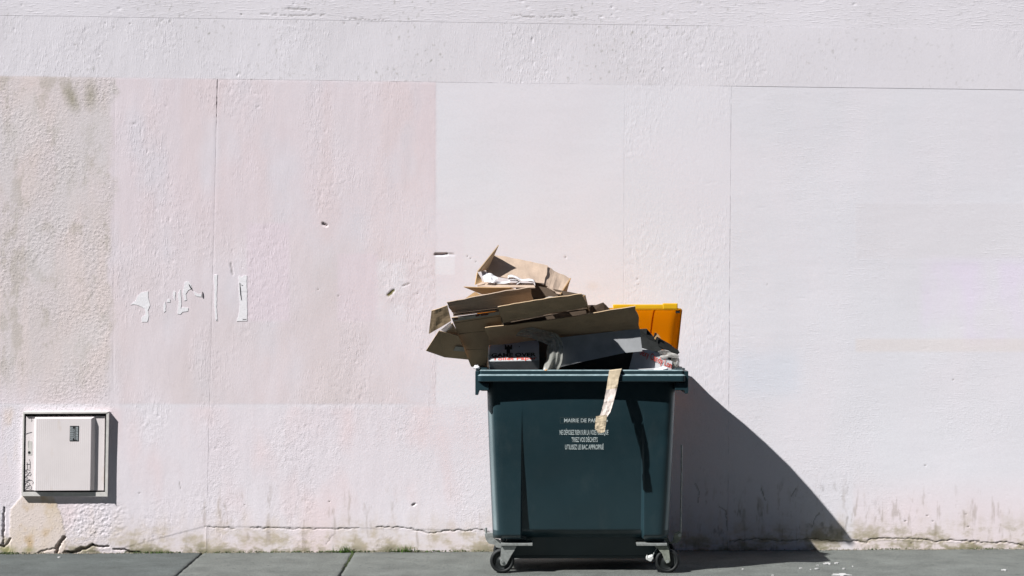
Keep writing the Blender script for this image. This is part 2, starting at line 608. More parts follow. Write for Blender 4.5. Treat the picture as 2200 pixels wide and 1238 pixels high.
def dist_poly(px, py, pts):
    """distance in px to a polyline (long ones run unevenly, like real cracks)"""
    d = np.full(px.shape, 1e9)
    X0 = min(p[0] for p in pts) - 16; X1 = max(p[0] for p in pts) + 16
    Y0 = min(p[1] for p in pts) - 16; Y1 = max(p[1] for p in pts) + 16
    m = (px > X0) & (px < X1) & (py > Y0) & (py < Y1)
    if not m.any():
        return d
    x, y = px[m], py[m]
    ext = (abs(pts[0][0] - pts[-1][0]), abs(pts[0][1] - pts[-1][1]))
    if ext[0] + ext[1] > 30:
        k = 2.6 if ext[0] > 30 else 2.0
        x, y = (x + k * pn(x / 11, y / 11, 401) + 1.2 * pn(x / 4.5, y / 4.5, 402),
                y + k * pn(x / 11, y / 11, 403) + 1.2 * pn(x / 4.5, y / 4.5, 404))
    dd = np.full(x.shape, 1e9)
    for (x0, y0), (x1, y1) in zip(pts[:-1], pts[1:]):
        dx, dy = x1 - x0, y1 - y0
        t = np.clip(((x - x0) * dx + (y - y0) * dy) / (dx * dx + dy * dy + 1e-9), 0, 1)
        dd = np.minimum(dd, np.hypot(x - x0 - t * dx, y - y0 - t * dy))
    d[m] = dd
    return d


CRACKS = [  # (points, half width px, depth m)
    ([(440, 1131), (470, 1134), (505, 1135)], .8, .003),
    ([(540, 1134), (620, 1136), (700, 1137), (772, 1135)], .75, .003),
    ([(808, 1133), (840, 1133), (872, 1135), (900, 1140), (912, 1144), (930, 1146), (960, 1141), (1000, 1140), (1020, 1137), (1050, 1143)], .9, .0045),
    ([(1570, 1163), (1620, 1158), (1680, 1163), (1740, 1158), (1800, 1163), (1840, 1163), (1862, 1167), (1872, 1158), (1910, 1157), (1960, 1159), (1990, 1160), (2015, 1164), (2040, 1160), (2080, 1163), (2130, 1167), (2160, 1165), (2210, 1174)], 1.0, .005),
    ([(140, 1187), (160, 1188), (172, 1180), (186, 1178), (200, 1171)], 3.2, .022),
    ([(200, 1171), (216, 1175), (233, 1172)], 2.4, .018),
    ([(244, 1181), (268, 1182), (280, 1187), (302, 1187)], 2.2, .014),
    ([(138, 1154), (128, 1168), (122, 1178), (121, 1187)], 3.4, .025),
    ([(76, 1194), (90, 1184), (118, 1178)], 1.2, .006),
    ([(22, 1158), (16, 1168), (8, 1174)], 2.0, .01),
    ([(9, 1092), (8, 1130), (7, 1172)], 1.8, .012),
    ([(0, 1172), (8, 1175)], 2.2, .014),
    ([(694, 481), (698, 483), (702, 485)], 1.8, .012),
    ([(935, 547), (948, 547), (960, 546)], 1.7, .010),
    ([(960, 546), (976, 547)], 0.9, .004),
    ([(496, 566), (500, 590)], 0.9, .004),
    ([(866, 615), (880, 609)], 0.9, .003),
    ([(886, 1086), (891, 1083)], 1.6, .008),
    ([(1760, 1102), (1748, 1118), (1745, 1134)], .8, .0022),
    ([(1495, 1040), (1502, 1060), (1500, 1080)], .8, .0022),
    ([(1545, 1090), (1560, 1098), (1562, 1140)], .8, .0022),
    ([(1635, 1050), (1645, 1075)], .8, .0022), ([(1710, 1050), (1700, 1066)], .8, .0022),
    ([(385, 1035), (388, 1050)], .6, .001),
    ([(700, 1170), (716, 1148)], .6, .0015),
    ([(560, 30), (620, 34), (700, 32)], .6, .0016), ([(610, 20), (665, 21)], .7, .002),
    ([(1100, 33), (1170, 37), (1240, 33)], .6, .0016), ([(740, 40), (830, 44)], .6, .0016),
]
PITS = [(161, 97, 2.2), (244, 59, 2), (280, 51, 1.8), (519, 31, 2.4), (740, 50, 2.2), (770, 51, 2), (908, 24, 1.8), (540, 171, 2.2),
        (1004, 551, 2.2), (1011, 556, 1.8), (1022, 563, 1.6), (1215, 553, 2.6), (840, 636, 1.5), (869, 636, 1.4), (897, 631, 1.4), (727, 636, 1.5),
        (684, 622, 1.4), (1945, 1120, 3), (1992, 1108, 2.4), (2005, 1120, 2.0), (2080, 1132, 2.6), (2075, 1105, 2.0), (888, 1085, 2.4),
        (525, 1085, 1.8), (577, 1145, 1.8), (708, 1078, 2.2), (1370, 600, 1.8), (1372, 612, 1.6), (1648, 612, 1.6), (2048, 816, 2.4), (1988, 1000, 2.2),
        (468, 691, 1.6), (906, 750, 1.6), (1958, 1168, 2.4), (64, 1164, 2.0), (300, 1060, 1.8)]

XL1 = lambda y: 247 - (y - 170) * 0.006
XL1N = lambda x, y: XL1(y) - 4 + 13 * fbm(x / 45, y / 60, 171, 3, .6)
XL2 = lambda y: 467 - (y - 168) * 0.0245
XL3 = lambda y: 1341 - (y - 183) * 0.004
XL4 = lambda y: 1571 - (y - 185) * 0.008
YL1 = lambda x: 33 + x * 0.0150
YL2 = lambda x: 164 + x * 0.0134


REL = [None]


def wall_height(px, py):
    """relief of the render in metres (positive = towards the street)"""
    X = px * 0.003; Z = py * 0.003
    wx = 6 * pn(px / 30, py / 30, 4); wy = 6 * pn(px / 30, py / 30, 5)
    up1 = 1 - ss(-3, 3, py - YL1(px))
    up2 = (1 - ss(-3, 3, py - YL2(px))) * (1 - up1)
    low = 1 - up1 - up2
    p1 = low * (1 - ss(-12, 10, px - XL1N(px, py)))
    p2 = low * ss(-12, 10, px - XL1N(px, py)) * (1 - ss(-3, 3, px - XL2(py)))
    p3 = low * ss(-3, 3, px - XL2(py)) * (1 - ss(-5, 5, px - 937))
    p4 = low * ss(-5, 5, px - 937) * (1 - ss(-3, 3, px - XL3(py)))
    p5 = low * ss(-3, 3, px - XL3(py)) * (1 - ss(-3, 3, px - XL4(py)))
    p6 = low * ss(-3, 3, px - XL4(py))
    foot = ss(840, 930, py)
    big = fbm(X * 1.2, Z * 1.2, 1, 2)
    h = 0.0022 * big
    # roughcast: lumps drawn out along a diagonal
    a = X * 0.83 + Z * 0.56; b = -X * 0.56 + Z * 0.83
    lum = fbm(a / 0.025 + wx * .03, b / 0.014 + wy * .03, 7, 3, 0.7)
    lum2 = fbm(X / 0.022 + wx * .1, Z / 0.022 + wy * .1, 9, 3, 0.6)
    rmod = 0.35 + 0.65 * ss(-0.5, 0.5, fbm(X * 2.1, Z * 2.1, 12, 2))
    h = h + 0.0010 * lum * p1 * rmod * (1 - 0.75 * foot)
    roughfoot = np.clip(1 - np.hypot((px - 205) / 85, (py - 1118) / 60), 0, 1)
    h = h + 0.0022 * lum2 * np.minimum(1, roughfoot * 2.2)
    pm = ss(-0.25, 0.5, fbm(X * 2.3, Z * 1.4, 31, 3))
    # shallow trowel undulation and scattered scars
    h = h + 0.0005 * fbm(X / 0.09, Z / 0.22, 21, 2) * (p2 + p3 + up2 * (1 - .7 * ss(900, 1300, px))) + 0.0002 * fbm(X / 0.3, Z / 0.08, 22, 2) * (p4 + p6 + up1)
    scar = np.clip(fbm(X / 0.020 + wx * .1, Z / 0.055 + wy * .1, 41, 2, 0.6) - 0.72, 0, 1)
    h = h - 0.008 * scar * (up2 * pm * (1.1 - .8 * ss(1100, 2000, px)) + .7 * p3 * pm + .7 * p2 * pm + .3 * p5)
    scarh = np.clip(fbm(X / 0.075 + wx * .1, Z / 0.016 + wy * .1, 43, 2, 0.6) - 0.68, 0, 1)
    h = h - 0.010 * scarh * (up1 * pm + .12 * p6)
    h = h + 0.00045 * fbm(X / 0.03 + wx * .15, Z / 0.04 + wy * .15, 61, 2, 0.6) * (p3 + p2 + p5 + up2) * pm
    h = h + 0.0005 * fbm(X / 0.03 + wx * .15, Z / 0.035 + wy * .15, 66, 2, 0.6) * foot * (0.35 + 0.65 * (1 - ss(900, 1400, px))) * (.3 + .7 * pm)
    REL[0] = np.stack([np.clip((p2 * .9 + p3 * .75) * (.2 + .8 * pm) * (1 - .5 * foot) + .45 * p5 * (.4 + .6 * pm) + .8 * up2 * (.4 + .6 * pm) * (1.1 - .6 * ss(1100, 2000, px)), 0, 1),
                       np.clip(.95 * p1 * rmod + .45 * foot * (.3 + .7 * pm) * (1.1 - .6 * ss(900, 1400, px)) + .12 * p3 + .16 * p4 * (.3 + .7 * pm) + .16 * p6 * (.2 + .8 * pm), 0, 1),
                       np.clip(.7 * up1 + .26 * p6 * (.3 + .7 * pm), 0, 1)], -1)
    # raised hairline steps: old coats ending
    h = h + 0.0002 * box_mask(px, py, 1838, 9000, 436, 568, 2)
    h = h + 0.0004 * (1 - ss(-2, 2, py - 868)) * (1 - ss(-2, 2, px - 936)) * low
    # smooth patch low on the left
    sp = smooth_patch(px, py)
    h = h * (1 - 0.85 * sp) + 0.002 * sp
    # foot below the horizontal cracks sits back a little
    yc = np.interp(px, [-50, 120, 250, 440, 800, 1050, 1300, 1570, 1870, 2250], [1188, 1188, 1181, 1131, 1135, 1141, 1160, 1162, 1160, 1172])
    h = h - 0.0016 * ss(-1.5, 1.5, py - yc + 1.5 * pn(px / 6, py * 0, 71))
    wob = 1.6 * pn(px / 9, py / 9, 77) + 0.8 * pn(px / 4, py / 4, 78)
    for pts, w, dep in CRACKS:
        d = dist_poly(px, py, pts)
        m = d < 14
        if m.any():
            ww = w * (0.85 + 0.5 * pn(px[m] / 16, py[m] / 16, 79)) + 0.7
            dd = np.abs(d[m] + wob[m] * 0.25)
            h[m] -= dep * (1 - ss(ww * 0.55, ww * 1.25, dd))
    for x, y, r in PITS:
        m = (np.abs(px - x) < 12) & (np.abs(py - y) < 12)
        if m.any():
            d = np.hypot(px[m] - x, py[m] - y)
            h[m] -= 0.0035 * (1 - ss(r * 0.35, r * 0.95, d))
    gx = gouge(px, py)
    h = h - 0.004 * gx
    return h


def gouge(px, py):
    d = dist_poly(px, py, [(834, 634), (840, 630), (845, 624)])
    return 1 - ss(2.2, 4.0, d + 1.2 * pn(px / 3, py / 3, 5))


def smooth_patch(px, py):
    xr = np.interp(py, [1060, 1078, 1110, 1150, 1195], [112, 119, 133, 140, 142])
    xl = np.interp(py, [1060, 1074, 1095, 1195], [52, 40, 22, 20])
    n = 2.5 * pn(px / 7, py / 7, 85)
    return ss(-2, 2, px - xl + n) * (1 - ss(-2, 2, px - xr + n)) * ss(1058, 1066, py)


def mixp(c, col, m):
    m = np.clip(m, 0, 1)[..., None]
    return c * (1 - m) + np.array(srgb(*col)) * m


def wall_paint(px, py):
    X = px * 0.003; Z = py * 0.003
    c = np.ones(px.shape + (3,)) * np.array(srgb(224, 218, 225))
    low = ss(-3, 3, py - YL2(px))
    n1 = fbm(X * 1.3, Z * 1.3, 101, 3); n2 = fbm(X * 3.5, Z * 1.6, 103, 3); n3 = fbm(X * 7, Z * 7, 105, 3)
    nv = fbm(X * 5, Z * 0.7, 107, 3)              # vertical streaks
    c = mixp(c, (216, 210, 216), (1 - low) * (0.35 + 0.5 * n1) * (1 - ss(1200, 2100, px) * 0.5))
    # pink coat
    pink = low * (1 - ss(-2, 2, px - 936)) * (1 - ss(864, 871, py))
    c = mixp(c, (221, 206, 212), pink * (0.72 + 0.25 * n1))
    c = mixp(c, (221, 205, 209), pink * np.clip(0.1 + 0.8 * nv, 0, .6))
    c = mixp(c, (218, 211, 219), pink * np.clip(-0.05 + 1.0 * n2, 0, .7))
    c = mixp(c, (211, 199, 201), pink * ss(440, 620, py) * (0.35 + 0.5 * n1))
    # patched rectangles of repaint
    c = mixp(c, (222, 207, 216), 0.8 * box_mask(px, py, 530, 622, 480, 690, 5))
    c = mixp(c, (221, 206, 214), 0.7 * box_mask(px, py, 725, 812, 545, 690, 5))
    c = mixp(c, (226, 220, 227), 0.75 * box_mask(px, py, 810, 872, 560, 688, 10) * np.clip(.75 + .6 * n3, 0, 1))
    c = mixp(c, (223, 212, 220), 0.5 * box_mask(px, py, 936, 996, 450, 610, 5))
    c = mixp(c, (223, 214, 222), 0.5 * box_mask(px, py, 905, 1010, 600, 800, 20))
    c = mixp(c, (222, 217, 225), 0.5 * box_mask(px, py, 1000, 1320, 542, 640, 8))
    c = mixp(c, (229, 225, 232), 0.75 * box_mask(px, py, 935, 977, 549, 590, 2))
    # white and cool right side
    c = mixp(c, (222, 219, 226), low * ss(937, 945, px) * np.clip(n1 * 0.8 + .2, 0, .8) * ss(120, 300, py))
    c = mixp(c, (220, 216, 223), low * ss(1566, 1572, px) * np.clip(0.4 + n2 * .6, 0, .8))
    c = mixp(c, (220, 214, 220), 0.7 * box_mask(px, py, 1838, 9000, 437, 556, 3))
    c = mixp(c, (226, 213, 232), 0.7 * box_mask(px, py, 1985, 9000, 560, 745, 18) * np.clip(.6 + n2, 0, 1))
    c = mixp(c, (224, 213, 212), 0.6 * box_mask(px, py, 1838, 9000, 728, 756, 4))
    c = mixp(c, (213, 216, 228), 0.45 * box_mask(px, py, 1580, 1720, 760, 850, 25))
    # lower wall
    lo = ss(860, 885, py)
    c = mixp(c, (221, 209, 216), lo * (1 - ss(930, 1100, px)) * (0.55 + .3 * n1))
    c = mixp(c, (224, 206, 210), lo * (1 - ss(930, 1100, px)) * np.clip(n2, 0, .8))
    c = mixp(c, (228, 211, 216), 0.8 * box_mask(px, py, 1834, 9000, 1010, 1190, 8) * ss(1000, 1100, py) * (.7 + .3 * n2))
    # roughcast on the far left: greyer, streaked with old grime
    rc = low * (1 - ss(-14, 10, px - XL1N(px, py))) * (1 - ss(760, 880, py))
    c = mixp(c, (209, 198, 198), rc * (0.75 + .2 * n3))
    c = mixp(c, (219, 204, 203), rc * np.clip(nv * 1.0 + .1, 0, .7))
    c = mixp(c, (178, 169, 160), rc * np.clip(fbm(X * 6, Z * 3.2, 111, 5, .75) * .8 - .12, 0, .5))
    c = mixp(c, (212, 205, 208), rc * np.clip(-n2 * 1.0, 0, .5))
    c = mixp(c, (150, 143, 122), 0.5 * rc * np.clip(1 - np.hypot((px - 150 - (py - 200) * .3) / 22, (py - 210) / 45), 0, 1) * 1.5)
    c = mixp(c, (150, 143, 122), 0.45 * rc * np.clip(1 - np.hypot((px - 195) / 20, (py - 205) / 45), 0, 1) * 1.5)
    # top band specks of dirt
    tb = 1 - low
    c = mixp(c, (158, 154, 148), tb * np.clip(fbm(X * 34, Z * 26, 121, 3, .6) - .5, 0, .7) * ss(-.3, .4, fbm(X * 1.4, Z * 2, 123, 2)) * (1.2 - .7 * ss(1100, 2000, px)))
    # dirt at the foot, splashed up in streaks
    st = fbm(X * 11, Z * 1.8, 131, 4, .6); bl = fbm(X * 5, Z * 8, 133, 5, .72)
    d0 = ss(1085, 1190, py + 30 * st)
    c = mixp(c, (206, 190, 180), d0 * (.55 + .35 * bl))
    c = mixp(c, (176, 164, 143), ss(1128, 1192, py + 20 * bl) * np.clip(.25 + .8 * bl, 0, .8))
    c = mixp(c, (150, 142, 118), ss(1095, 1180, py) * ss(1500, 1900, px) * np.clip(.12 + .9 * bl + .4 * st, 0, .8))
    c = mixp(c, (122, 118, 96), ss(1165, 1190, py + 6 * n3) * np.clip(.3 + bl, 0, .85))
    c = mixp(c, (146, 132, 116), ss(1020, 1090, py) * np.clip(fbm(X * 17, Z * 3.2, 141, 4, .65) - .5, 0, .4) * (ss(300, 500, px)))
    c = mixp(c, (120, 112, 104), ss(1010, 1080, py) * np.clip(fbm(X * 19, Z * 6, 143, 4, .65) - .5, 0, .5) * ss(1420, 1500, px) * (1 - ss(1850, 1900, px)))
    # smooth tan repair
    sp = smooth_patch(px, py)
    c = mixp(c, (219, 204, 198), sp * .9)
    c = mixp(c, (212, 193, 172), sp * np.clip(.15 + 1.0 * fbm(X * 5, Z * 4, 151, 3), 0, .9))
    c = mixp(c, (196, 168, 130), sp * np.clip(fbm(X * 9, Z * 7, 153, 3) * 1.2 - .25, 0, .8))
    c = mixp(c, (150, 146, 100), 0.7 * np.clip(1 - np.hypot((px - 14) / 30, (py - 1182) / 14), 0, 1) * (1 + n3))
    c = mixp(c, (158, 150, 112), 0.6 * np.clip(1 - np.hypot((px - 62) / 22, (py - 1182) / 10), 0, 1) * 1.6)
    # rust runs
    c = mixp(c, (219, 190, 160), .6 * box_mask(px, py, 12, 32, 880, 1000, 14) * np.clip(.5 + fbm(X * 9, Z * 2, 161, 4, .6), 0, 1))
    c = mixp(c, (219, 203, 196), .35 * box_mask(px, py, 1262, 1284, 606, 622, 8))
    # cracks darkened: lodged dirt plus painted shade of the hollow
    for pts, w, dep in CRACKS:
        d = dist_poly(px, py, pts); m = d < 10
        if m.any():
            k = (1 - ss(w * .5, w * 1.4 + .6, d[m]))[..., None] * 0.5
            c[m] = c[m] * (1 - k) + np.array(srgb(92, 84, 74)) * k
    for x, y, r in PITS:
        m = (np.abs(px - x) < 12) & (np.abs(py - y) < 12)
        if m.any():
            k = (1 - ss(r * .3, r * 1.1, np.hypot(px[m] - x, py[m] - y)))[..., None] * .6
            c[m] = c[m] * (1 - k) + np.array(srgb(104, 94, 78)) * k
    c = mixp(c, (120, 112, 74), gouge(px, py))
    return c * PAINT_GAIN


PAINT_GAIN = np.array((1.035, 1.055, 1.055))


def samples(a, b, f0, f1, fine, coarse):
    out = []
    if a < f0: out.append(np.arange(a, min(b, f0), coarse))
    lo, hi = max(a, f0), min(b, f1)
    if hi > lo:
        out.append(np.linspace(lo, hi, max(2, int(round((hi - lo) / fine)) + 1)))
    if b > f1: out.append(np.arange(max(a, f1) + coarse, b, coarse)); out.append([b])
    r = np.unique(np.round(np.concatenate(out), 4))
    return r


def wall_panel(name, xl, xr, yt, yb, hoff, gaps, seed, fine=2.3):
    """one field of render; gaps = joint half widths (l, r, t, b) in px"""
    ym = 600.0
    xs = samples(xl(ym), xr(ym), -45, 2245, fine, 45)
    y0n, y1n = yt(1100.0), yb(1100.0)
    if y1n > 1080:
        ys = np.concatenate([samples(y0n, 1060, -45, 1300, fine, 45), samples(1060, y1n, -45, 1300, 1.5, 45)[1:]])
    else:
        ys = samples(y0n, y1n, -45, 1300, fine, 45)
    XN, YN = np.meshgrid(xs, ys)
    tx = (XN - xs[0]) / (xs[-1] - xs[0]); ty = (YN - ys[0]) / (ys[-1] - ys[0])
    px = XN
    for _ in range(2):
        T = yt(px); B = yb(px)
        py = T + ty * (B - T)
        L = xl(py); R = xr(py)
        px = L + tx * (R - L)
    gl, gr, gt, gb = gaps
    jit = lambda t, s: np.clip(0.75 + 0.8 * pn(t / 24, t * 0 + .37, seed + s) + .45 * pn(t / 7, t * 0 + .7, seed + s + 9), 0.0, 2.2)
    e = 4.0
    px = px + gl(py) * jit(py, 1) * np.clip(1 - (px - L) / e, 0, 1) - gr(py) * jit(py, 2) * np.clip(1 - (R - px) / e, 0, 1)
    py = py + gt(px) * jit(px, 3) * np.clip(1 - (py - T) / e, 0, 1) - gb(px) * jit(px, 4) * np.clip(1 - (B - py) / e, 0, 1)
    h = wall_height(px, py)
    hb = 0.0022 * fbm(px * 0.0036, py * 0.0036, 1, 2)
    ed = np.clip(np.minimum(np.minimum(px - L, R - px), np.minimum(py - T, np.where(B > 1190, 99, B - py))) / 4.0, 0, 1)
    h = hb + (h - hb) * ed + hoff(px, py)
    col = wall_paint(px, py)
    rel = REL[0]
    a = (px - 1100.0) / F
    Y = W0 / (1 - WK * a)
    r, c = px.shape
    i = np.arange(r * c).reshape(r, c)
    f = np.stack([i[1:, :-1].ravel(), i[1:, 1:].ravel(), i[:-1, 1:].ravel(), i[:-1, :-1].ravel()], 1)
    ring = np.concatenate([i[0, :], i[1:, -1], i[-1, -2::-1], i[-2:0:-1, 0]])
    co = lambda hh: np.stack([a * Y + WK * hh, Y - hh, EYE - (py - 619.0) / F * Y], -1).reshape(-1, 3)
    v = co(h)
    back = co(np.full(px.shape, -0.035))[ring]
    n0, m0 = r * c, len(ring)
    k = np.arange(m0); k2 = np.roll(k, -1)
    fs = np.stack([n0 + k, n0 + k2, n0 + m0 + k2, n0 + m0 + k], 1)
    me = mesh_np(name, np.concatenate([v, v[ring], back]), np.concatenate([f, fs]))
    for nm, arr in (('paint', col), ('relief', rel)):
        q = arr.reshape(-1, 3)
        q = np.concatenate([q, q[ring], q[ring]])
        at = me.attributes.new(nm, 'FLOAT_COLOR', 'POINT')
        at.data.foreach_set('color', np.concatenate([q, np.ones((len(q), 1))], 1).astype(np.float32).ravel())
    return link(name, me, M_WALL, wall)


cst = lambda v: (lambda t: np.asarray(t, float) * 0 + v)
XA, XB = cst(-1500.0), cst(3700.0)
YA, YB = cst(-1000.0), cst(1196.0)
z0 = cst(0.0)
wall_panel('render_band', XA, XB, YA, YL1, lambda x, y: 0.0007 + x * 0, (z0, z0, z0, z0), 301)
wall_panel('render_band', XA, XB, YL1, YL2, lambda x, y: 0.0013 * ss(1480, 1640, x), (z0, z0, cst(.07), lambda x: .08 + .3 * ss(440, 470, x) * (1 - ss(1000, 1400, x)) + .12 * ss(1540, 1580, x)), 302)
wall_panel('render_panel', XA, XL1, YL2, YB, lambda x, y: x * 0, (z0, z0, z0, z0), 303, 1.7)
wall_panel('render_panel', XL1, XL2, YL2, YB, lambda x, y: x * 0, (cst(.07), lambda y: 0.2 + 1.2 * (1 - ss(230, 300, y)), z0, z0), 304)
wall_panel('render_panel', XL2, XL3, YL2, YB, lambda x, y: x * 0, (lambda y: 0.2 + 0.9 * (1 - ss(230, 300, y)), z0, z0, z0), 305)
wall_panel('render_panel', XL3, XL4, YL2, YB, lambda x, y: x * 0, (cst(.26), cst(0.32), z0, z0), 306)
wall_panel('render_panel', XL4, XB, YL2, YB, lambda x, y: x * 0, (cst(0.32), z0, z0, z0), 307)
bm = bmesh.new()
pa, pb = WALL(-1500, 600, -0.03), WALL(3700, 600, -0.03)
prism(bm, [(pa.x, pa.y, -0.1), (pb.x, pb.y, -0.1), (pb.x, pb.y + .4, -0.1), (pa.x, pa.y + .4, -0.1)], (0, 0, 6.6))
obj_bm('wall_core', bm, M_CORE, wall)


def wallz(px, py):
    """relief height at a photo position"""
    return float((wall_height(np.array([[float(px)]]), np.array([[float(py)]])))[0, 0])


# --------------------------------------------------------------- paper remnants on the wall
def paper_on_wall(name, label, group, polys, lift=0.0018, marks=()):
    c0 = WALL(*polys[0][0])
    t = thing(name, label, 'paper', (c0.x, c0.y, c0.z), group)
    rnd = random.Random(len(label))
    for poly in polys:
        pts = []
        m = len(poly)
        for i in range(m):
            (x0, y0), (x1, y1) = poly[i], poly[(i + 1) % m]
            k = max(1, int(math.hypot(x1 - x0, y1 - y0) / 5))
            for j in range(k):
                s = j / k
                pts.append((x0 + (x1 - x0) * s + rnd.uniform(-.55, .55), y0 + (y1 - y0) * s + rnd.uniform(-.55, .55)))
        bm = bmesh.new()
        vs = [bm.verts.new(WALL(x, y, lift + wallz(x, y))) for x, y in pts]
        f = bm.faces.new(vs)
        g = bmesh.ops.extrude_face_region(bm, geom=[f])
        for v in [e for e in g['geom'] if isinstance(e, bmesh.types.BMVert)]:
            v.co.y += 0.006
        bmesh.ops.triangulate(bm, faces=bm.faces[:])
        obj_bm('torn_piece', bm, M_POSTER, t)
    for pts, w in marks:
        bm = bmesh.new()
        tube(bm, [WALL(x, y, lift + 0.0012 + wallz(x, y)) for x, y in pts], [w * .5] + [w] * (len(pts) - 2) + [w * .6], 5)
        obj_bm('ink_mark', bm, M_BLACK, t)
    return t


G = 'torn poster remnants on the wall'
paper_on_wall('torn_poster', 'torn white poster remnant shaped like a flag, beyond the smeared scraps', G,
              [[(281, 655), (292, 645), (295, 638), (305, 628), (318, 626), (319, 640), (322, 656), (318, 668), (320, 680), (317, 692), (305, 692), (303, 684), (313, 676), (312, 664), (300, 657), (288, 654)]])
paper_on_wall('torn_poster', 'smeared white poster scraps scraped into vertical streaks', G,
              [[(397, 607), (404, 604), (410, 612), (412, 620), (404, 624), (399, 632), (401, 645), (396, 646), (393, 628)],
               [(382, 630), (388, 622), (390, 655), (388, 664), (394, 660), (405, 662), (404, 669), (392, 670), (388, 676), (381, 674), (384, 655)],
               [(351, 655), (356, 648), (356, 668), (352, 672)], [(416, 626), (424, 631), (433, 632), (433, 638), (424, 637), (418, 634)],
               [(360, 643), (366, 643), (366, 650), (359, 650)], [(372, 624), (377, 627), (376, 645), (372, 640)]],
              marks=[([(406, 611), (409, 617), (412, 622)], .0035), ([(435, 627), (435.5, 633), (435.5, 640)], .0028)])
paper_on_wall('torn_poster', 'narrow white paper strip pasted beside the vertical wall joint', G,
              [[(459, 591), (467, 590), (466, 630), (465, 660), (468, 690), (463, 689), (460, 650), (461, 620)]])
paper_on_wall('torn_poster', 'white poster strip with torn left edge and small black print', G,
              [[(513, 592), (520, 596), (523, 592), (530, 592), (531, 640), (531, 690), (508, 690), (513, 676), (515, 655), (514, 640), (513, 620)]],
              marks=[([(515, 608), (516, 620), (517, 634), (519, 645)], .0022), ([(516, 609), (519, 613), (522, 613)], .0012), ([(521, 686), (529, 686)], .0016)])

# ------------------------------------------------------------------ meter cabinet
cab = thing('meter_cabinet', 'pale square utility meter cabinet with ribbed door and black tag', 'cabinet', tuple(WALL(142, 1065)))


def cabp(px, py, h):          # slight tilt: the cabinet leans with the wall, bottom shifted left
    return WALL(px, py, h)


def quad_prism(name, pts, h0, h1, mat, parent, bev=0.0):
    bm = bmesh.new()
    a = [bm.verts.new(cabp(x, y, h1)) for x, y in pts]
    b = [bm.verts.new(cabp(x, y, h0)) for x, y in pts]
    n = len(pts)
    bm.faces.new(a); bm.faces.new(b[::-1])
    for i in range(n):
        bm.faces.new((a[i], b[i], b[(i + 1) % n], a[(i + 1) % n]))
    if bev:
        bmesh.ops.bevel(bm, geom=bm.edges[:], offset=bev, segments=2, affect='EDGES')
    return obj_bm(name, bm, mat, parent)


OUT = [(51, 885), (236, 884), (233, 1066), (48, 1065)]
INN = [(54, 888.5), (230.5, 887.5), (227.5, 1057), (51.5, 1056.5)]
quad_prism('back_plate', INN, -0.01, 0.006, M_GAP, cab)
fr = [('frame_top', [OUT[0], OUT[1], INN[1], INN[0]], .036), ('frame_side', [OUT[1], OUT[2], INN[2], INN[1]], .034),
      ('frame_bottom', [OUT[2], OUT[3], INN[3], INN[2]], .026), ('frame_side', [OUT[3], OUT[0], INN[0], INN[3]], .026)]
for nm, q, hh in fr:
    quad_prism(nm, q, -0.01, hh, M_CABF, cab)
door = quad_prism('door', [(57, 894.5), (226.5, 893.5), (224, 1053.5), (54.6, 1053)], 0.004, 0.019, M_CAB, cab, 0.0015)
# bulged ribbed centre of the door
bm = bmesh.new()
bo = [(76, 895), (206, 894.5), (204, 1053), (74, 1053)]
bi = [(81, 899), (199, 898.5), (196.5, 1052), (79, 1052.5)]
lo_ = [bm.verts.new(cabp(x, y, 0.019)) for x, y in bo]
nr = 56
top = []; bot = []
for k in range(nr + 1):
    s = k / nr
    hh = 0.0465 + (0.0003 if k % 2 else 0.0)
    top.append(bm.verts.new(cabp(bi[0][0] + (bi[1][0] - bi[0][0]) * s, bi[0][1] + (bi[1][1] - bi[0][1]) * s, hh)))
    bot.append(bm.verts.new(cabp(bi[3][0] + (bi[2][0] - bi[3][0]) * s, bi[3][1] + (bi[2][1] - bi[3][1]) * s, hh)))
for k in range(nr):
    bm.faces.new((top[k], bot[k], bot[k + 1], top[k + 1]))
bm.faces.new([lo_[0]] + top + [lo_[1]])
bm.faces.new([lo_[3], lo_[2]] + bot[::-1])
bm.faces.new((lo_[0], lo_[3], bot[0], top[0])); bm.faces.new((lo_[1], top[-1], bot[-1], lo_[2]))
obj_bm('ribbed_cover', bm, M_CAB, door)
quad_prism('lock_plate', [(61, 947), (70, 947), (70, 977), (61, 977)], 0.019, 0.0205, M_CABF, door)
bm = bmesh.new()
c = cabp(64.3, 971.8, 0.0215)
lathe_y(bm, (c.x, c.y, c.z), [(0, 0.0001), (0, .0085), (.006, .0095), (.006, 0.0001)], 16)
obj_bm('keyhole', bm, M_BLACK, door)
tagp = quad_prism('notice_tag', [(153.5, 914), (172.5, 914), (171.8, 946.5), (152.8, 946.5)], 0.046, 0.0485, M_BLACK, door)
bm = bmesh.new()
rnd = random.Random(4)
for i, x in enumerate((154.6, 157.3, 160.2, 163.4, 166.2, 169.2)):
    y = 916.0 + (4 if i in (2, 3) else 0)
    while y < (941 if i in (2, 3) else 944):
        l = rnd.uniform(1.2, 4.5)
        w = 1.5 if i in (0, 1, 4, 5) else 0.9
        prism(bm, [cabp(x, y, .0492), cabp(x + w, y, .0492), cabp(x + w, min(y + l, 945), .0492), cabp(x, min(y + l, 945), .0492)], (0, .0008, 0))
        y += l + rnd.uniform(.5, 1.0)
obj_bm('tag_print', bm, plain('tag_white', (.5, .55, .58), .6), tagp)
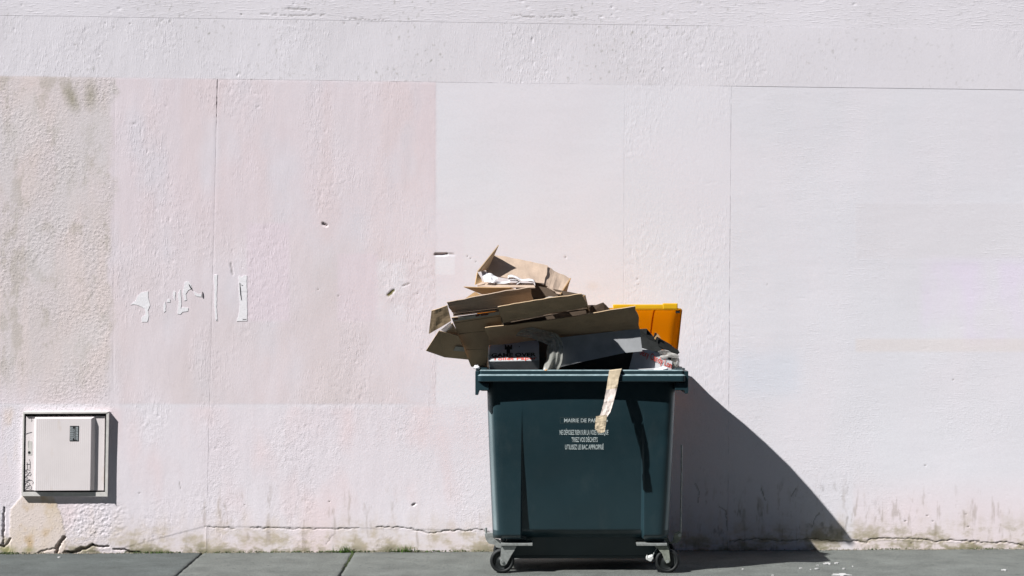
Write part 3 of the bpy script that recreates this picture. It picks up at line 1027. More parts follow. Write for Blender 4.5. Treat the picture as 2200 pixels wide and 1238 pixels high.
# marker scribble down the left of the door, and older scratches
SCR = [[(64, 986), (66, 991), (66.3, 1000), (65.4, 1008)], [(58, 997.5), (66, 996.5)], [(59.5, 993), (60, 1000), (61, 1009)],
       [(54.5, 1009.5), (60, 1008.5), (66.5, 1010.5)], [(55, 1012), (59, 1011), (60, 1015), (54, 1016)],
       [(60.5, 1021), (62, 1017), (66, 1013.5), (68.5, 1018), (66, 1022), (62.5, 1020.5)], [(61, 1019), (54.5, 1025), (60, 1027)], [(58, 1023), (61, 1027)],
       [(54, 1030), (60, 1030.5), (65.5, 1029.5)], [(55.5, 1034), (63, 1032), (69, 1031), (73, 1035), (71.5, 1039.5)],
       [(54, 1045.5), (56.5, 1037), (61, 1035), (65, 1038), (65.3, 1042), (61, 1043), (59.5, 1039)], [(54.5, 1045.5), (62, 1044.5), (66, 1046)],
       [(66, 1041), (69.5, 1046), (68, 1051), (63, 1049), (61, 1047), (56, 1050), (53.8, 1054)],
       [(63.6, 946), (62, 953), (63, 962)], [(57, 932), (62, 930), (70, 928)], [(69, 899), (70, 903), (68.5, 905)]]
bm = bmesh.new()
for s in SCR:
    tube(bm, [cabp(x, y, .0198) for x, y in s], 0.0014, 4)
obj_bm('marker_scribble', bm, M_INKGREY, door)['kind'] = 'stuff'

# ------------------------------------------------------------------ wheeled bin
XC = 150.0 / F * 11.25
YR = 11.25                                   # front of the rim
ZT = 1.150; ZB = 0.205
bin_ = thing('wheeled_bin', 'overflowing dark green four-wheeled waste container with propped yellow lid', 'waste bin', (XC, 11.68, 0))


def hw(z):
    t = (ZT - z) / (ZT - ZB)
    return 0.5555 - 0.034 * t ** 1.25


def yfront(x, z):
    """outer front face; x relative to the bin centre"""
    t = np.clip((ZT - z) / (ZT - ZB), 0, 1)
    y = 11.300 + 0.078 * t + 0.012 * (x / 0.55) ** 2 * (1 - .6 * t)
    xl = -0.3575 + 0.006 * (1 - t); xr = 0.372
    m = ss(xl, xl + 0.010, x) * (1 - ss(xr - 0.016, xr, x))
    dep = 0.034 * np.clip((1.0 - z) / 0.78, 0, 1) ** 1.25
    dep = dep + 0.035 * (1 - ss(0.215, 0.262, z))
    y = y + m * dep + 0.028 * (1 - ss(0.198, 0.232, z))
    # old dents
    y = y + 0.005 * np.exp(-((x + 0.13) / .16) ** 2 - ((z - .55) / .14) ** 2) + 0.004 * np.exp(-((x - .47) / .05) ** 2 - ((z - .83) / .06) ** 2)
    return y


def contour(z):
    h = hw(z); t = (ZT - z) / (ZT - ZB)
    r = 0.058 + 0.014 * t
    xf = np.unique(np.concatenate([np.linspace(-h + r, h - r, 50), np.linspace(-0.362, -0.340, 10), np.linspace(0.350, 0.376, 10)]))
    xf = np.clip(xf, -h + r, h - r)
    pts = [(x, float(yfront(x, z))) for x in xf]
    yb = 12.075 - 0.11 * t
    y0 = pts[-1][1]
    for k in range(1, 9):
        a = math.pi / 2 * k / 8
        pts.append((h - r + r * math.sin(a), y0 + r * (1 - math.cos(a))))
    for y in np.linspace(y0 + r, yb - r, 8)[1:]: pts.append((h, y))
    for k in range(1, 9):
        a = math.pi / 2 * k / 8
        pts.append((h - r + r * math.cos(a), yb - r + r * math.sin(a)))
    for x in np.linspace(h - r, -h + r, 12)[1:]: pts.append((x, yb))
    for k in range(1, 9):
        a = math.pi / 2 * k / 8
        pts.append((-h + r - r * math.sin(a), yb - r + r * math.cos(a)))
    y1 = pts[0][1]
    for y in np.linspace(yb - r, y1 + r, 8)[1:]: pts.append((-h, y))
    for k in range(1, 8):
        a = math.pi / 2 * k / 8
        pts.append((-h + r - r * math.cos(a), y1 + r - r * math.sin(a)))
    return pts


zs = np.concatenate([np.linspace(1.168, 1.10, 4), np.linspace(1.08, 0.30, 30), np.linspace(0.285, 0.205, 14)])
bm = bmesh.new()
prev = None
for z in zs:
    ct = contour(min(z, ZT) if z > ZT else z)
    ring = [bm.verts.new((XC + x, y, z)) for x, y in ct]
    if prev:
        for k in range(len(ring)):
            j = (k + 1) % len(ring)
            bm.faces.new((prev[k], prev[j], ring[j], ring[k]))
    prev = ring
bm.faces.new(prev)
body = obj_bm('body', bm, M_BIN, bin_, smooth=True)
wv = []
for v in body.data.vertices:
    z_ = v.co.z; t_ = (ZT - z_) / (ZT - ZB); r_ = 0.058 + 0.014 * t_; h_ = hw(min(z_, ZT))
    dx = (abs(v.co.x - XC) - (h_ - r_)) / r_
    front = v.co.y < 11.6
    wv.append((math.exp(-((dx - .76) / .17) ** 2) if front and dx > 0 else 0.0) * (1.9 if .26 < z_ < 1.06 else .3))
wat = body.data.attributes.new('painted_glint', 'FLOAT', 'POINT')  # corner weights of the painted sun streak
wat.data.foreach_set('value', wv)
sm = body.modifiers.new('wall', 'SOLIDIFY'); sm.thickness = 0.006; sm.offset = -1
# dark interior floor of rubbish below the visible pile is simply the bin itself

bm = bmesh.new()
ta = [(-.48, 11.56), (.48, 11.56), (.48, 12.0), (-.48, 12.0)]
va = [bm.verts.new((XC + x, y, .215)) for x, y in ta]
vb = [bm.verts.new((XC + x * .96, y + (.02 if y < 11.8 else -.03), .062)) for x, y in ta]
bm.faces.new(va); bm.faces.new(vb[::-1])
for k in range(4): bm.faces.new((va[k], vb[k], vb[(k + 1) % 4], va[(k + 1) % 4]))
bmesh.ops.bevel(bm, geom=bm.edges[:], offset=.02, segments=3, affect='EDGES')
obj_bm('sump', bm, M_BIN, bin_)

# rim swept round the top
prof = [(-0.070, 1.196), (-0.066, 1.209), (-0.020, 1.2115), (-0.0120, 1.2055), (-0.0120, 1.1860), (0, 1.1775), (0.0005, 1.176), (0, 1.146), (-0.005, 1.1415), (-0.020, 1.1415), (-0.022, 1.17), (-0.070, 1.185)]
HWR, HB = 224 / F * YR, 12.095
bm = bmesh.new()
RC = 0.028


def rim_path(o):
    pts = []
    for cx, cy, a0 in ((HWR - RC, YR + RC, -90), (HWR - RC, HB - RC, 0), (-HWR + RC, HB - RC, 90), (-HWR + RC, YR + RC, 180)):
        for k in range(6):
            a = math.radians(a0 + 90 * k / 5)
            pts.append((cx + (RC + max(o, -RC + .002)) * math.cos(a) + min(0, o + RC - .002) * (1 if math.cos(a) > 0.7 else -1 if math.cos(a) < -.7 else math.copysign(1, math.cos(a)) if abs(math.cos(a)) > 1e-6 else (1 if cx > 0 else -1)),
                        cy + (RC + max(o, -RC + .002)) * math.sin(a) + min(0, o + RC - .002) * (1 if cy > 11.6 else -1)))
    return pts


rings = [[bm.verts.new((XC + x, y, z)) for x, y in rim_path(o)] for o, z in prof]
for i in range(len(rings)):
    painted_glint = 1 if i in (2, 4) else 0  # pale chamfers: scuffs plus the painted glint of the sunlit ledges
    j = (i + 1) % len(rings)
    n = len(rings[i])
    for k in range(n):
        bm.faces.new((rings[i][k], rings[i][(k + 1) % n], rings[j][(k + 1) % n], rings[j][k])).material_index = painted_glint
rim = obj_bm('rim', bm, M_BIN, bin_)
rim.data.materials.append(plain('scuff_and_glint_edge', (0.20, 0.27, 0.29), 0.5, 0.25, 40))
# side lifting flanges
FL = [(1021, 797.5), (1029.5, 797.5), (1029.5, 822), (1050, 823), (1050, 839), (1031, 839), (1028.5, 841), (1027.5, 849), (1021, 849)]
for s in (0, 1):
    pts = [P(x if s == 0 else 2500 - x, y if not (s and y > 848) else 846, 11.272) for x, y in FL]
    bm = bmesh.new()
    prism(bm, pts, (0, 0.76, 0))
    f = obj_bm('side_flange', bm, M_BIN, bin_)
    b = f.modifiers.new('soft', 'BEVEL'); b.width = 0.003; b.segments = 2; b.limit_method = 'ANGLE'
    sg = 1 if s else -1
    for k in range(4):
        bm = bmesh.new()
        x0 = XC + sg * 0.555; x1 = XC + sg * 0.612
        y0 = 11.345 + k * 0.19
        add_box(bm, min(x0, x1), max(x0, x1), y0, y0 + 0.085, 1.2085, 1.2175, 0.003)
        obj_bm('flange_pad', bm, M_BIN, f)

# casters
PLP = plain('bracket_white', (0.55, 0.56, 0.55), 0.5, 0.15, 40, metal=0.2)


def caster(axpx, fork, platex, Yc, front=True, mirror=False):
    c = P(axpx, 1206, Yc); c.z = 0.0725
    w = bpy.data.objects.new('caster', None)
    w.location = (c.x, c.y, 0); COL.objects.link(w)
    w.parent = bin_
    from mathutils import Matrix
    w.matrix_parent_inverse = Matrix.Translation(bin_.location).inverted()
    bm = bmesh.new()
    R = 0.0725
    lathe_y(bm, c, [(-.019, .052), (-.022, .060), (-.019, R - .004), (-.010, R), (.010, R), (.019, R - .004), (.022, .060), (.019, .052)], 40)
    t = obj_bm('tyre', bm, M_TYRE, None, True)
    bm = bmesh.new()
    lathe_y(bm, c, [(-.015, .0525), (-.012, .047), (-.009, .040), (-.012, .020), (-.021, .016), (-.021, .002), (.021, .002), (.021, .016), (.012, .020), (.009, .04), (.015, .0525)], 32)
    h = obj_bm('wheel_hub', bm, M_HUB, None, True)
    parts = [t, h]
    for dy in (-0.030, 0.026):
        bm = bmesh.new()
        prism(bm, [Vector((P(x, y, 11.42).x - P(axpx, 0, 11.42).x + c.x, c.y + dy, P(x, y, 11.42).z)) for x, y in fork], (0, 0.004, 0))
        parts.append(obj_bm('fork', bm, M_STEEL if not mirror else M_STEEL_D, None))
    bm = bmesh.new()
    lathe_y(bm, c, [(-.038, .0001), (-.038, .009), (.034, .009), (.034, .0001)], 12)
    parts.append(obj_bm('axle_bolt', bm, M_STEEL, None))
    x0 = P(platex[0], 0, 11.42).x - P(axpx, 0, 11.42).x + c.x; x1 = P(platex[1], 0, 11.42).x - P(axpx, 0, 11.42).x + c.x
    bm = bmesh.new()
    add_box(bm, x0, x1, c.y - .045, c.y + .10, 0.166, 0.180, 0.002)
    parts.append(obj_bm('mount_plate', bm, M_STEEL, None))
    bm = bmesh.new()
    xm = (x0 + x1) / 2 + (0.0 if not mirror else 0.02)
    add_box(bm, xm - .06, xm + .06, c.y + 0.035, c.y + .13, 0.181, 0.26, 0.006)
    parts.append(obj_bm('mount_block', bm, M_BIN, None))
    for p in parts:
        p.parent = w
        p.matrix_parent_inverse = Matrix.Translation((c.x, c.y, 0)).inverted()
    return w


FK_L = [(1079, 1173), (1110, 1173), (1106, 1180), (1098, 1193), (1088, 1211), (1084, 1214), (1077, 1214), (1074.5, 1209), (1076, 1186), (1076.5, 1177)]
FK_R = [(1405, 1173), (1433, 1173), (1436, 1177), (1439, 1204), (1437.5, 1209), (1431, 1209.5), (1427.5, 1204), (1421, 1188), (1412, 1178)]
caster(1079, FK_L, (1076, 1144), 11.43)
caster(1433, FK_R, (1367, 1432), 11.43, mirror=True)
caster(1085, FK_L, (1082, 1150), 11.86)
caster(1424, FK_R, (1358, 1423), 11.86, mirror=True)
# brake gear and brackets
bm = bmesh.new()
prism(bm, [P(1041, 1147, 11.46), P(1059, 1145, 11.46), P(1063, 1160, 11.46), P(1066, 1172, 11.46), P(1060, 1170, 11.46), P(1050, 1168, 11.46), P(1044, 1160, 11.46)], (0, .05, 0))
obj_bm('brake_bracket', bm, M_STEEL, bin_)
bm = bmesh.new()
tube(bm, [P(1044, 1134, 11.47), P(1044, 1148, 11.47)], .0065, 10)
tube(bm, [P(1041, 1136, 11.47), P(1047, 1136, 11.47)], .0035, 8)
obj_bm('brake_stud', bm, M_STEEL, bin_)
bm = bmesh.new()
prism(bm, [P(1060, 1158, 11.45), P(1072, 1160, 11.45), P(1077, 1170, 11.45), P(1076, 1178, 11.45), P(1066, 1176, 11.45), P(1061, 1168, 11.45)], (0, .03, 0))
obj_bm('brake_bracket', bm, M_STEEL, bin_)
bm = bmesh.new()
prism(bm, [P(1449, 1147, 11.5), P(1461, 1141, 11.5), P(1465, 1147, 11.5), P(1462, 1160, 11.5), P(1456, 1167, 11.5), P(1438, 1168, 11.5), P(1446, 1163, 11.5)], (0, .02, 0))
gus = obj_bm('lever_bracket', bm, M_STEEL_D, bin_)
bm = bmesh.new()
c = P(1460.5, 1150, 11.497)
lathe_y(bm, c, [(-.004, .0001), (-.004, .011), (.004, .011), (.004, .0001)], 14)
obj_bm('bolt', bm, M_STEEL, gus)
bm = bmesh.new()
tube(bm, [P(1464.5, 966, 11.51), P(1463.5, 1060, 11.51), P(1462.5, 1143, 11.51)], .0046, 8)
rod = obj_bm('lever_rod', bm, M_STEEL, bin_)
bm = bmesh.new()
tube(bm, [P(1464.5, 956, 11.51), P(1464.6, 968, 11.51)], .0062, 8)
obj_bm('rod_cap', bm, PLP, rod)
bm = bmesh.new()
prism(bm, [P(1388, 1202, 11.40), P(1390, 1196.5, 11.40), P(1393, 1199, 11.40), P(1402, 1195, 11.40), P(1403.5, 1199, 11.40), P(1399, 1206, 11.40), P(1396, 1206, 11.40)], (0, .02, .012))
ped = obj_bm('brake_pedal', bm, PLP, bin_)
bm = bmesh.new()
tube(bm, [P(1402, 1197, 11.405), P(1405, 1188, 11.41), P(1411, 1178, 11.43)], .003, 6)
obj_bm('pedal_arm', bm, M_STEEL, ped)


# lettering on the front panel
def onfront(px, py, off=-0.0016):
    Y = 11.35
    for _ in range(5):
        p = P(px, py, Y)
        Y = float(yfront(p.x - XC, p.z)) + off
    return P(px, py, Y)


def bin_text(body, x0, x1, ytop, ybot, mat, bold):
    put_text('lettering', body, mat, body_parent, lambda u, v: onfront(x0 + (x1 - x0) * u, ybot + (ytop - ybot) * v), bold)


body_parent = body
bin_text('MAIRIE DE PARIS', 1212, 1290, 899.2, 907.4, M_WHITEPRINT, 0.016)
bin_text('NE DÉPOSEZ RIEN SUR LA VOIE PUBLIQUE', 1202.5, 1307, 923.6, 934.2, M_WHITEPRINT, 0.018)
bin_text('TRIEZ VOS DÉCHETS', 1228, 1284, 939.4, 949.6, M_WHITEPRINT, 0.018)
bin_text('UTILISEZ LE BAC APPROPRIÉ', 1214, 1297, 955.2, 965.6, M_WHITEPRINT, 0.018)
bm = bmesh.new()
fr4 = [(1203.5, 897.2), (1305, 896.2), (1306, 909), (1203.5, 909.6)]
for i in (0, 1, 2, 3):
    a, b2 = fr4[i], fr4[(i + 1) % 4]
    k = 12
    w = 0.35
    nx, ny = -(b2[1] - a[1]), (b2[0] - a[0]); ln = math.hypot(nx, ny); nx *= w / ln; ny *= w / ln
    rows = []
    for s in range(k + 1):
        x = a[0] + (b2[0] - a[0]) * s / k; y = a[1] + (b2[1] - a[1]) * s / k
        rows.append((bm.verts.new(onfront(x + nx, y + ny)), bm.verts.new(onfront(x - nx, y - ny))))
    for s in range(k):
        bm.faces.new((rows[s][0], rows[s + 1][0], rows[s + 1][1], rows[s][1]))
obj_bm('printed_frame', bm, M_PRINTFAINT, body)
bm = bmesh.new()
bm.faces.new([bm.verts.new(onfront(x, y)) for x, y in [(1296, 903), (1303, 904), (1304, 902), (1306.5, 902.5), (1305.5, 906), (1298, 906.5)]])
obj_bm('printed_emblem', bm, M_WHITEPRINT, body)

# ------------------------------------------------------------------ lid (propped half open)
LDY = 0.014
topc = [(11.600, 1.556), (11.600, 1.562), (11.606, 1.5665), (11.69, 1.567), (11.78, 1.559), (11.87, 1.538), (11.96, 1.495), (12.05, 1.442), (12.13, 1.385), (12.20, 1.343), (12.275, 1.312), (12.305, 1.27), (12.29, 1.215)]
botc = [(11.604, 1.556), (11.604, 1.554), (11.61, 1.548), (11.66, 1.510), (11.74, 1.442), (11.81, 1.381), (11.88, 1.325), (11.95, 1.275), (12.02, 1.235), (12.08, 1.205), (12.13, 1.195), (12.18, 1.195), (12.20, 1.200)]
topc = [(a + LDY, b) for a, b in topc]; botc = [(a + LDY, b) for a, b in botc]
LW = 0.612
bm = bmesh.new()
xsl = np.concatenate([[-LW, -LW + .004, -LW + .015], np.linspace(-LW + .04, LW - .04, 25), [LW - .015, LW - .004, LW]])
grid = []
for i, (y, z) in enumerate(topc):
    row = []
    for x in xsl:
        e = (max(0, abs(x) - (LW - .02)) / .02) ** 2
        k = 0.010 * e
        cr = 0.006 * (1 - (x / LW) ** 2) if 4 < i < 10 else 0
        yy = y + (botc[i][0] - y) * k / 0.1; zz = z + (botc[i][1] - z) * k / 0.1 + cr
        row.append(bm.verts.new((XC + x, yy, zz)))
    grid.append(row)
for i in range(len(grid) - 1):
    for k in range(len(xsl) - 1):
        bm.faces.new((grid[i][k], grid[i][k + 1], grid[i + 1][k + 1], grid[i + 1][k]))
for side in (0, -1):
    low_ = []
    for i, (y, z) in enumerate(botc):
        sx = (-1 if side == 0 else 1) * (LW + .004)
        mid = bm.verts.new((XC + sx, (topc[i][0] + y) / 2, (topc[i][1] + z) / 2))
        low_.append((mid, bm.verts.new((XC + sx * 1.002, y, z))))
    for i in range(len(botc) - 1):
        a = grid[i][side]; b2 = grid[i + 1][side]
        bm.faces.new((a, b2, low_[i + 1][0], low_[i][0]))
        bm.faces.new((low_[i][0], low_[i + 1][0], low_[i + 1][1], low_[i][1]))
bmesh.ops.remove_doubles(bm, verts=bm.verts[:], dist=0.0004)
lid = obj_bm('lid', bm, M_LID, bin_, smooth=True)
s1 = lid.modifiers.new('shell', 'SOLIDIFY'); s1.thickness = 0.004; s1.offset = 0
bm = bmesh.new()
add_box(bm, P(1317, 0, 11.62).x, P(1428, 0, 11.62).x, 11.615, 11.645, 1.563, 1.591, .006)
hd = obj_bm('lid_handle', bm, M_LIDH, lid)
bm = bmesh.new()
add_box(bm, P(1424, 0, 11.62).x, P(1456, 0, 11.62).x, 11.611, 11.652, 1.561, 1.598, .007)
obj_bm('handle_end', bm, M_LIDH, hd)
bm = bmesh.new()
xr_ = XC + 0.46
rb = [bm.verts.new((xr_ + dx, y, z)) for dx in (0, .012) for (y, z) in []]
for a_, b_ in zip(topc[3:-2], topc[4:-1]):
    prism(bm, [(xr_, a_[0], a_[1] - .004), (xr_ + .01, a_[0], a_[1] - .004), (xr_ + .007, a_[0] - .003, a_[1] - .010), (xr_ + .003, a_[0] - .003, a_[1] - .010)], (0, b_[0] - a_[0], b_[1] - a_[1]))
obj_bm('lid_rib', bm, M_LID, lid)
bm = bmesh.new()
add_box(bm, P(1452, 0, 11.61).x, P(1461, 0, 11.61).x, 11.616, 11.630, P(0, 673, 11.61).z, P(0, 667.5, 11.61).z, .001)
obj_bm('lid_vent', bm, M_BLACK, lid)

# ------------------------------------------------------------------ rubbish
GB = 'flattened cartons heaped on the bin'


def Q(*a):
    return [PL(*p) for p in a]


# large carton lying across the bin, white-coated side to the street
t = thing('cardboard_box', 'widest dark carton with pale side, stretched across the bin in front of the lid', 'cardboard box', PL(1210, 780, 11.6), GB)
sheet('flap', Q((1042, 705, 11.365), (1365, 658, 11.33), (1374, 706, 11.418), (1050, 742, 11.49)), M_CARD2, t, bow=.009, wob=.006, nu=30, nv=6, seed=3, ragged=.03)
card_poly('side_panel', Q((1188, 727, 11.422), (1374, 706, 11.422), (1380, 755, 11.422), (1344, 758, 11.422), (1240, 780, 11.422), (1192, 792, 11.422)), plain('greyish_carton', (.40, .41, .43), .8, .12, 14, bstr=.1), t)
sheet('inner_panel', Q((1066, 660, 11.47), (1302, 655, 11.47), (1330, 700, 11.475), (1056, 735, 11.50)), M_CARD_SHADE, t, seed=4)  # dark sheet added to paint the shade in the gap between flaps
card_poly('back_flap', Q((1258, 664, 11.46), (1296, 650, 11.45), (1311, 665, 11.47), (1300, 676, 11.465), (1262, 682, 11.465)), M_CARD_SHADE, t)
sheet('back_panel', Q((1062, 700, 11.592), (1372, 690, 11.592), (1372, 830, 11.592), (1062, 830, 11.592)), M_CARD_SHADE, t, seed=5)

# carton B : flap over the big one
t = thing('cardboard_box', 'open brown carton with long front flap and crumpled film inside, under the top box', 'cardboard box', PL(1165, 690, 11.5), GB)
sheet('flap', Q((1070, 660, 11.222), (1250, 632, 11.213), (1263, 660, 11.322), (1079, 695, 11.322)), M_CARD2, t, bow=-.007, wob=.005, nu=24, nv=6, seed=7, ragged=.03)
sheet('bottom_panel', Q((1079, 690, 11.46), (1263, 664, 11.46), (1264, 661, 11.330), (1080, 696, 11.330)), M_CARD_SHADE, t, seed=8)
sheet('back_panel', Q((1110, 606, 11.60), (1258, 634, 11.595), (1266, 668, 11.585), (1100, 690, 11.585)), M_CARD_SHADE, t, seed=9)
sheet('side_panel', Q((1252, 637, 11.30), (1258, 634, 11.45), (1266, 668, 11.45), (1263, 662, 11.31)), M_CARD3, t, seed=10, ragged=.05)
sheet('side_panel', Q((1082, 664, 11.46), (1074, 664, 11.26), (1080, 693, 11.304), (1082, 690, 11.46)), M_CARD_SHADE, t, seed=11)

# carton D : long upper flap on the left
t = thing('cardboard_box', 'brown carton whose lit orange-brown flap rises above the taped left carton', 'cardboard box', PL(1060, 670, 11.45), GB)
sheet('flap', Q((960, 650, 11.285), (1140, 618, 11.252), (1146, 649, 11.335), (971, 672, 11.352)), M_CARD, t, bow=-.006, wob=.005, nu=24, nv=6, seed=12, ragged=.03)
sheet('inner_panel', Q((972, 664, 11.358), (1068, 652, 11.350), (1070, 668, 11.40), (974, 680, 11.40)), M_WCARD, t, seed=13)
card_poly('rear_flap', Q((980, 655, 11.50), (1020, 627, 11.47), (1022, 652, 11.47)), M_CARD3, t)
card_poly('rear_flap', Q((1021, 627, 11.468), (1030, 632, 11.465), (1062, 640, 11.46), (1062, 652, 11.46), (1021, 652, 11.468)), M_CARD3, t)
sheet('bottom_panel', Q((1000, 656, 11.60), (1146, 640, 11.60), (1146, 652, 11.356), (974, 676, 11.34)), M_CARD_SHADE, t, seed=14)

# taped carton hanging out on the left
t = thing('cardboard_box', 'brown carton with printed tape band, its open flaps hanging out left of the rim', 'cardboard box', PL(1020, 780, 11.45), GB)
cp = card_poly('side_panel', Q((970, 683, 11.330), (1073, 669, 11.345), (1079, 696, 11.394), (1044, 706, 11.405), (1050, 742, 11.472), (1027, 768, 11.515), (1046, 794, 11.565), (1012, 788, 11.548)), M_CARD2, t)
sheet('tape', Q((971, 684.5, 11.3275), (1072, 670, 11.342), (1073, 676, 11.352), (973, 691, 11.340)), M_TAPE, t, th=.001, seed=15)
for a_, b_, c_ in ((976, 686, 0), (1022, 679, 1), (1033, 677.5, 1), (1041, 676.5, 1)):
    bm = bmesh.new()
    Yq = 11.327 + (a_ - 971) * .00015
    prism(bm, Q((a_, b_ - 1.6, Yq), (a_ + 8, b_ - 2.8, Yq + .001), (a_ + 8, b_ + .6, Yq + .004), (a_, b_ + 1.8, Yq + .003)), (0, -.0008, 0))
    obj_bm('tape_print', bm, M_REDFADE, t)
def c_plane(px_, py_, off=.0012):
    a_, b_, c_ = [Vector(v_) for v_ in Q((970, 683, 11.330), (1073, 669, 11.345), (1012, 788, 11.548))]
    n_ = (b_ - a_).cross(c_ - a_).normalized()
    d_ = P(px_, py_, 1.0) - Vector((0, 0, EYE)); o_ = Vector((0, 0, EYE))
    p_ = o_ + d_ * ((a_ - o_).dot(n_) / d_.dot(n_))
    return p_ - d_ * (off / d_.length)


for pts_ in ([(974, 695), (1010, 689), (1050, 683), (1075, 680)], [(985, 718), (1015, 714), (1042, 712)], [(1000, 752), (1025, 751), (1040, 750)]):
    bm = bmesh.new()
    tube(bm, [c_plane(*q_) for q_ in pts_], .0011, 4)
    obj_bm('crease', bm, M_CARD_SHADE, t)
sheet('flap', Q((927, 668, 11.31), (961, 656, 11.285), (969, 690, 11.322), (921, 718, 11.395)), M_CARD2, t, bow=.004, wob=.002, seed=16)
card_poly('flap', Q((943, 711, 11.365), (985, 722, 11.375), (1006, 773, 11.495), (955, 768, 11.485), (915, 754, 11.455)), M_CARD2, t)
sheet('tape', Q((947, 709, 11.362), (968, 692, 11.335), (973, 702, 11.35), (957, 714, 11.37)), M_FILM2, t, th=.001, seed=17)
sheet('inner_flap', Q((956, 714, 11.375), (972, 694, 11.352), (988, 722, 11.40), (978, 724, 11.41)), M_CARD2, t, seed=18)
sheet('paper_tape', Q((979, 744.5, 11.417), (996, 746, 11.421), (999, 755.5, 11.444), (974, 754, 11.440)), M_TAPE, t, th=.001, seed=19)
sheet('back_panel', Q((985, 690, 11.55), (1048, 690, 11.55), (1050, 800, 11.58), (1024, 796, 11.58)), M_CARD_SHADE, t, seed=20)

# top carton, open and sunlit
t = thing('cardboard_box', 'topmost open carton in full sun with a raised pointed flap and papers inside', 'cardboard box', PL(1120, 625, 11.6), GB)
sheet('inner_panel', Q((1058, 547, 11.75), (1177, 571, 11.74), (1169, 609.5, 11.59), (1040, 590, 11.61)), M_CARD, t, bow=.006, wob=.005, nu=20, nv=6, seed=21, ragged=.02)
sheet('end_flap', Q((1174, 571, 11.753), (1226, 598, 11.757), (1203, 633, 11.578), (1168, 610.5, 11.603)), M_CARD, t, bow=-.005, wob=.004, nu=14, nv=7, seed=22, ragged=.02)
card_poly('raised_flap', Q((1072, 527, 11.596), (1060, 548, 11.748), (1048, 580, 11.66), (1030, 584.5, 11.52), (1026, 584, 11.51)), M_CARD2, t)
sheet('outer_panel', Q((1227, 598, 11.75), (1224, 606, 11.80), (1216, 634, 11.66), (1204, 633, 11.57)), M_CARD3, t, seed=23)
sheet('side_panel', Q((1026, 585, 11.515), (1034, 598, 11.535), (1036, 606, 11.50), (1021, 612, 11.46)), M_CARD3, t, seed=24)
sheet('bottom_panel', Q((1022, 604, 11.62), (1146, 609, 11.62), (1150, 617.5, 11.46), (1027, 616.5, 11.45)), M_CARD, t, wob=.002, seed=25)
sheet('bottom_flap', Q((996, 617, 11.385), (1095, 618.5, 11.40), (1112, 624, 11.43), (1036, 633, 11.44)), M_CARD3, t, bow=.003, seed=26)
sheet('back_panel', Q((1150, 606, 11.625), (1172, 613, 11.60), (1205, 635, 11.59), (1150, 640, 11.64)), M_CARD_SHADE, t, seed=27)


# crumpled / curled papers in the top carton
def ribbon(name, path, width, mat, parent, th=.0012):
    """strip of paper following path (3-D points) with a width vector"""
    bm = bmesh.new()
    w = Vector(width)
    pts = [Vector(p) for p in path]
    # catmull-rom
    out = []
    for i in range(len(pts) - 1):
        p0 = pts[max(i - 1, 0)]; p1 = pts[i]; p2 = pts[i + 1]; p3 = pts[min(i + 2, len(pts) - 1)]
        for k in range(5):
            s = k / 5
            out.append(0.5 * ((2 * p1) + (-p0 + p2) * s + (2 * p0 - 5 * p1 + 4 * p2 - p3) * s * s + (-p0 + 3 * p1 - 3 * p2 + p3) * s ** 3))
    out.append(pts[-1])
    rows = [(bm.verts.new(p), bm.verts.new(p + w)) for p in out]
    for a_, b_ in zip(rows[:-1], rows[1:]):
        bm.faces.new((a_[0], b_[0], b_[1], a_[1]))
    o = obj_bm(name, bm, mat, parent, True)
    m = o.modifiers.new('th', 'SOLIDIFY'); m.thickness = th
    return o


p = ribbon('curled_paper', Q((1062, 609, 11.53), (1085, 610, 11.53), (1104, 605, 11.53), (1112, 607, 11.53), (1110, 612, 11.53), (1118, 606, 11.53), (1112, 600, 11.53), (1096, 601, 11.53), (1092, 598, 11.53), (1098, 595.5, 11.53), (1110, 599, 11.53), (1122, 605, 11.53), (1136, 604, 11.53), (1146, 606, 11.53), (1149, 612, 11.53)), (0.0, .06, .012), M_PAPER, None, .003)
tag(p, 'curled strip of white paper inside the topmost open carton', 'paper')
p = sheet('paper_sheet', Q((1033, 581, 11.56), (1071, 597, 11.56), (1062, 609, 11.50), (1041, 606, 11.50)), M_PAPER, None, .002, bow=.008, wob=.006, nu=14, nv=8, seed=31)
tag(p, 'crumpled white sheet in the left corner of the topmost carton', 'paper')


def crumple(name, cx, cy, Y, rx, rz, ry, mat, seed, amp=.35, sub=4):
    bm = bmesh.new()
    bmesh.ops.create_icosphere(bm, subdivisions=sub, radius=1.0)
    co = np.array([v.co[:] for v in bm.verts])
    rg = random.Random(seed)
    n = 0
    for q in range(7):
        dv = Vector((rg.gauss(0, 1), rg.gauss(0, 1), rg.gauss(0, 1))).normalized()
        n = n + np.abs(((co @ np.array(dv[:])) * rg.uniform(.8, 2.2) + rg.uniform(0, 2)) % 2 - 1) / (1.4 + .35 * q)
    f = 1.0 + amp * (n - n.mean()) * 1.1
    c = P(cx, cy, Y)
    for v, k in zip(bm.verts, f):
        v.co = Vector((c.x + v.co.x * rx * k, c.y + v.co.y * ry * k, c.z + v.co.z * rz * k))
    return obj_bm(name, bm, mat, None)


o = crumple('plastic_wrap', 1184, 648, 11.42, .052, .026, .035, M_FILM2, 5)
tag(o, 'crumpled clear wrap showing behind the long flap below the topmost carton', 'plastic wrap')

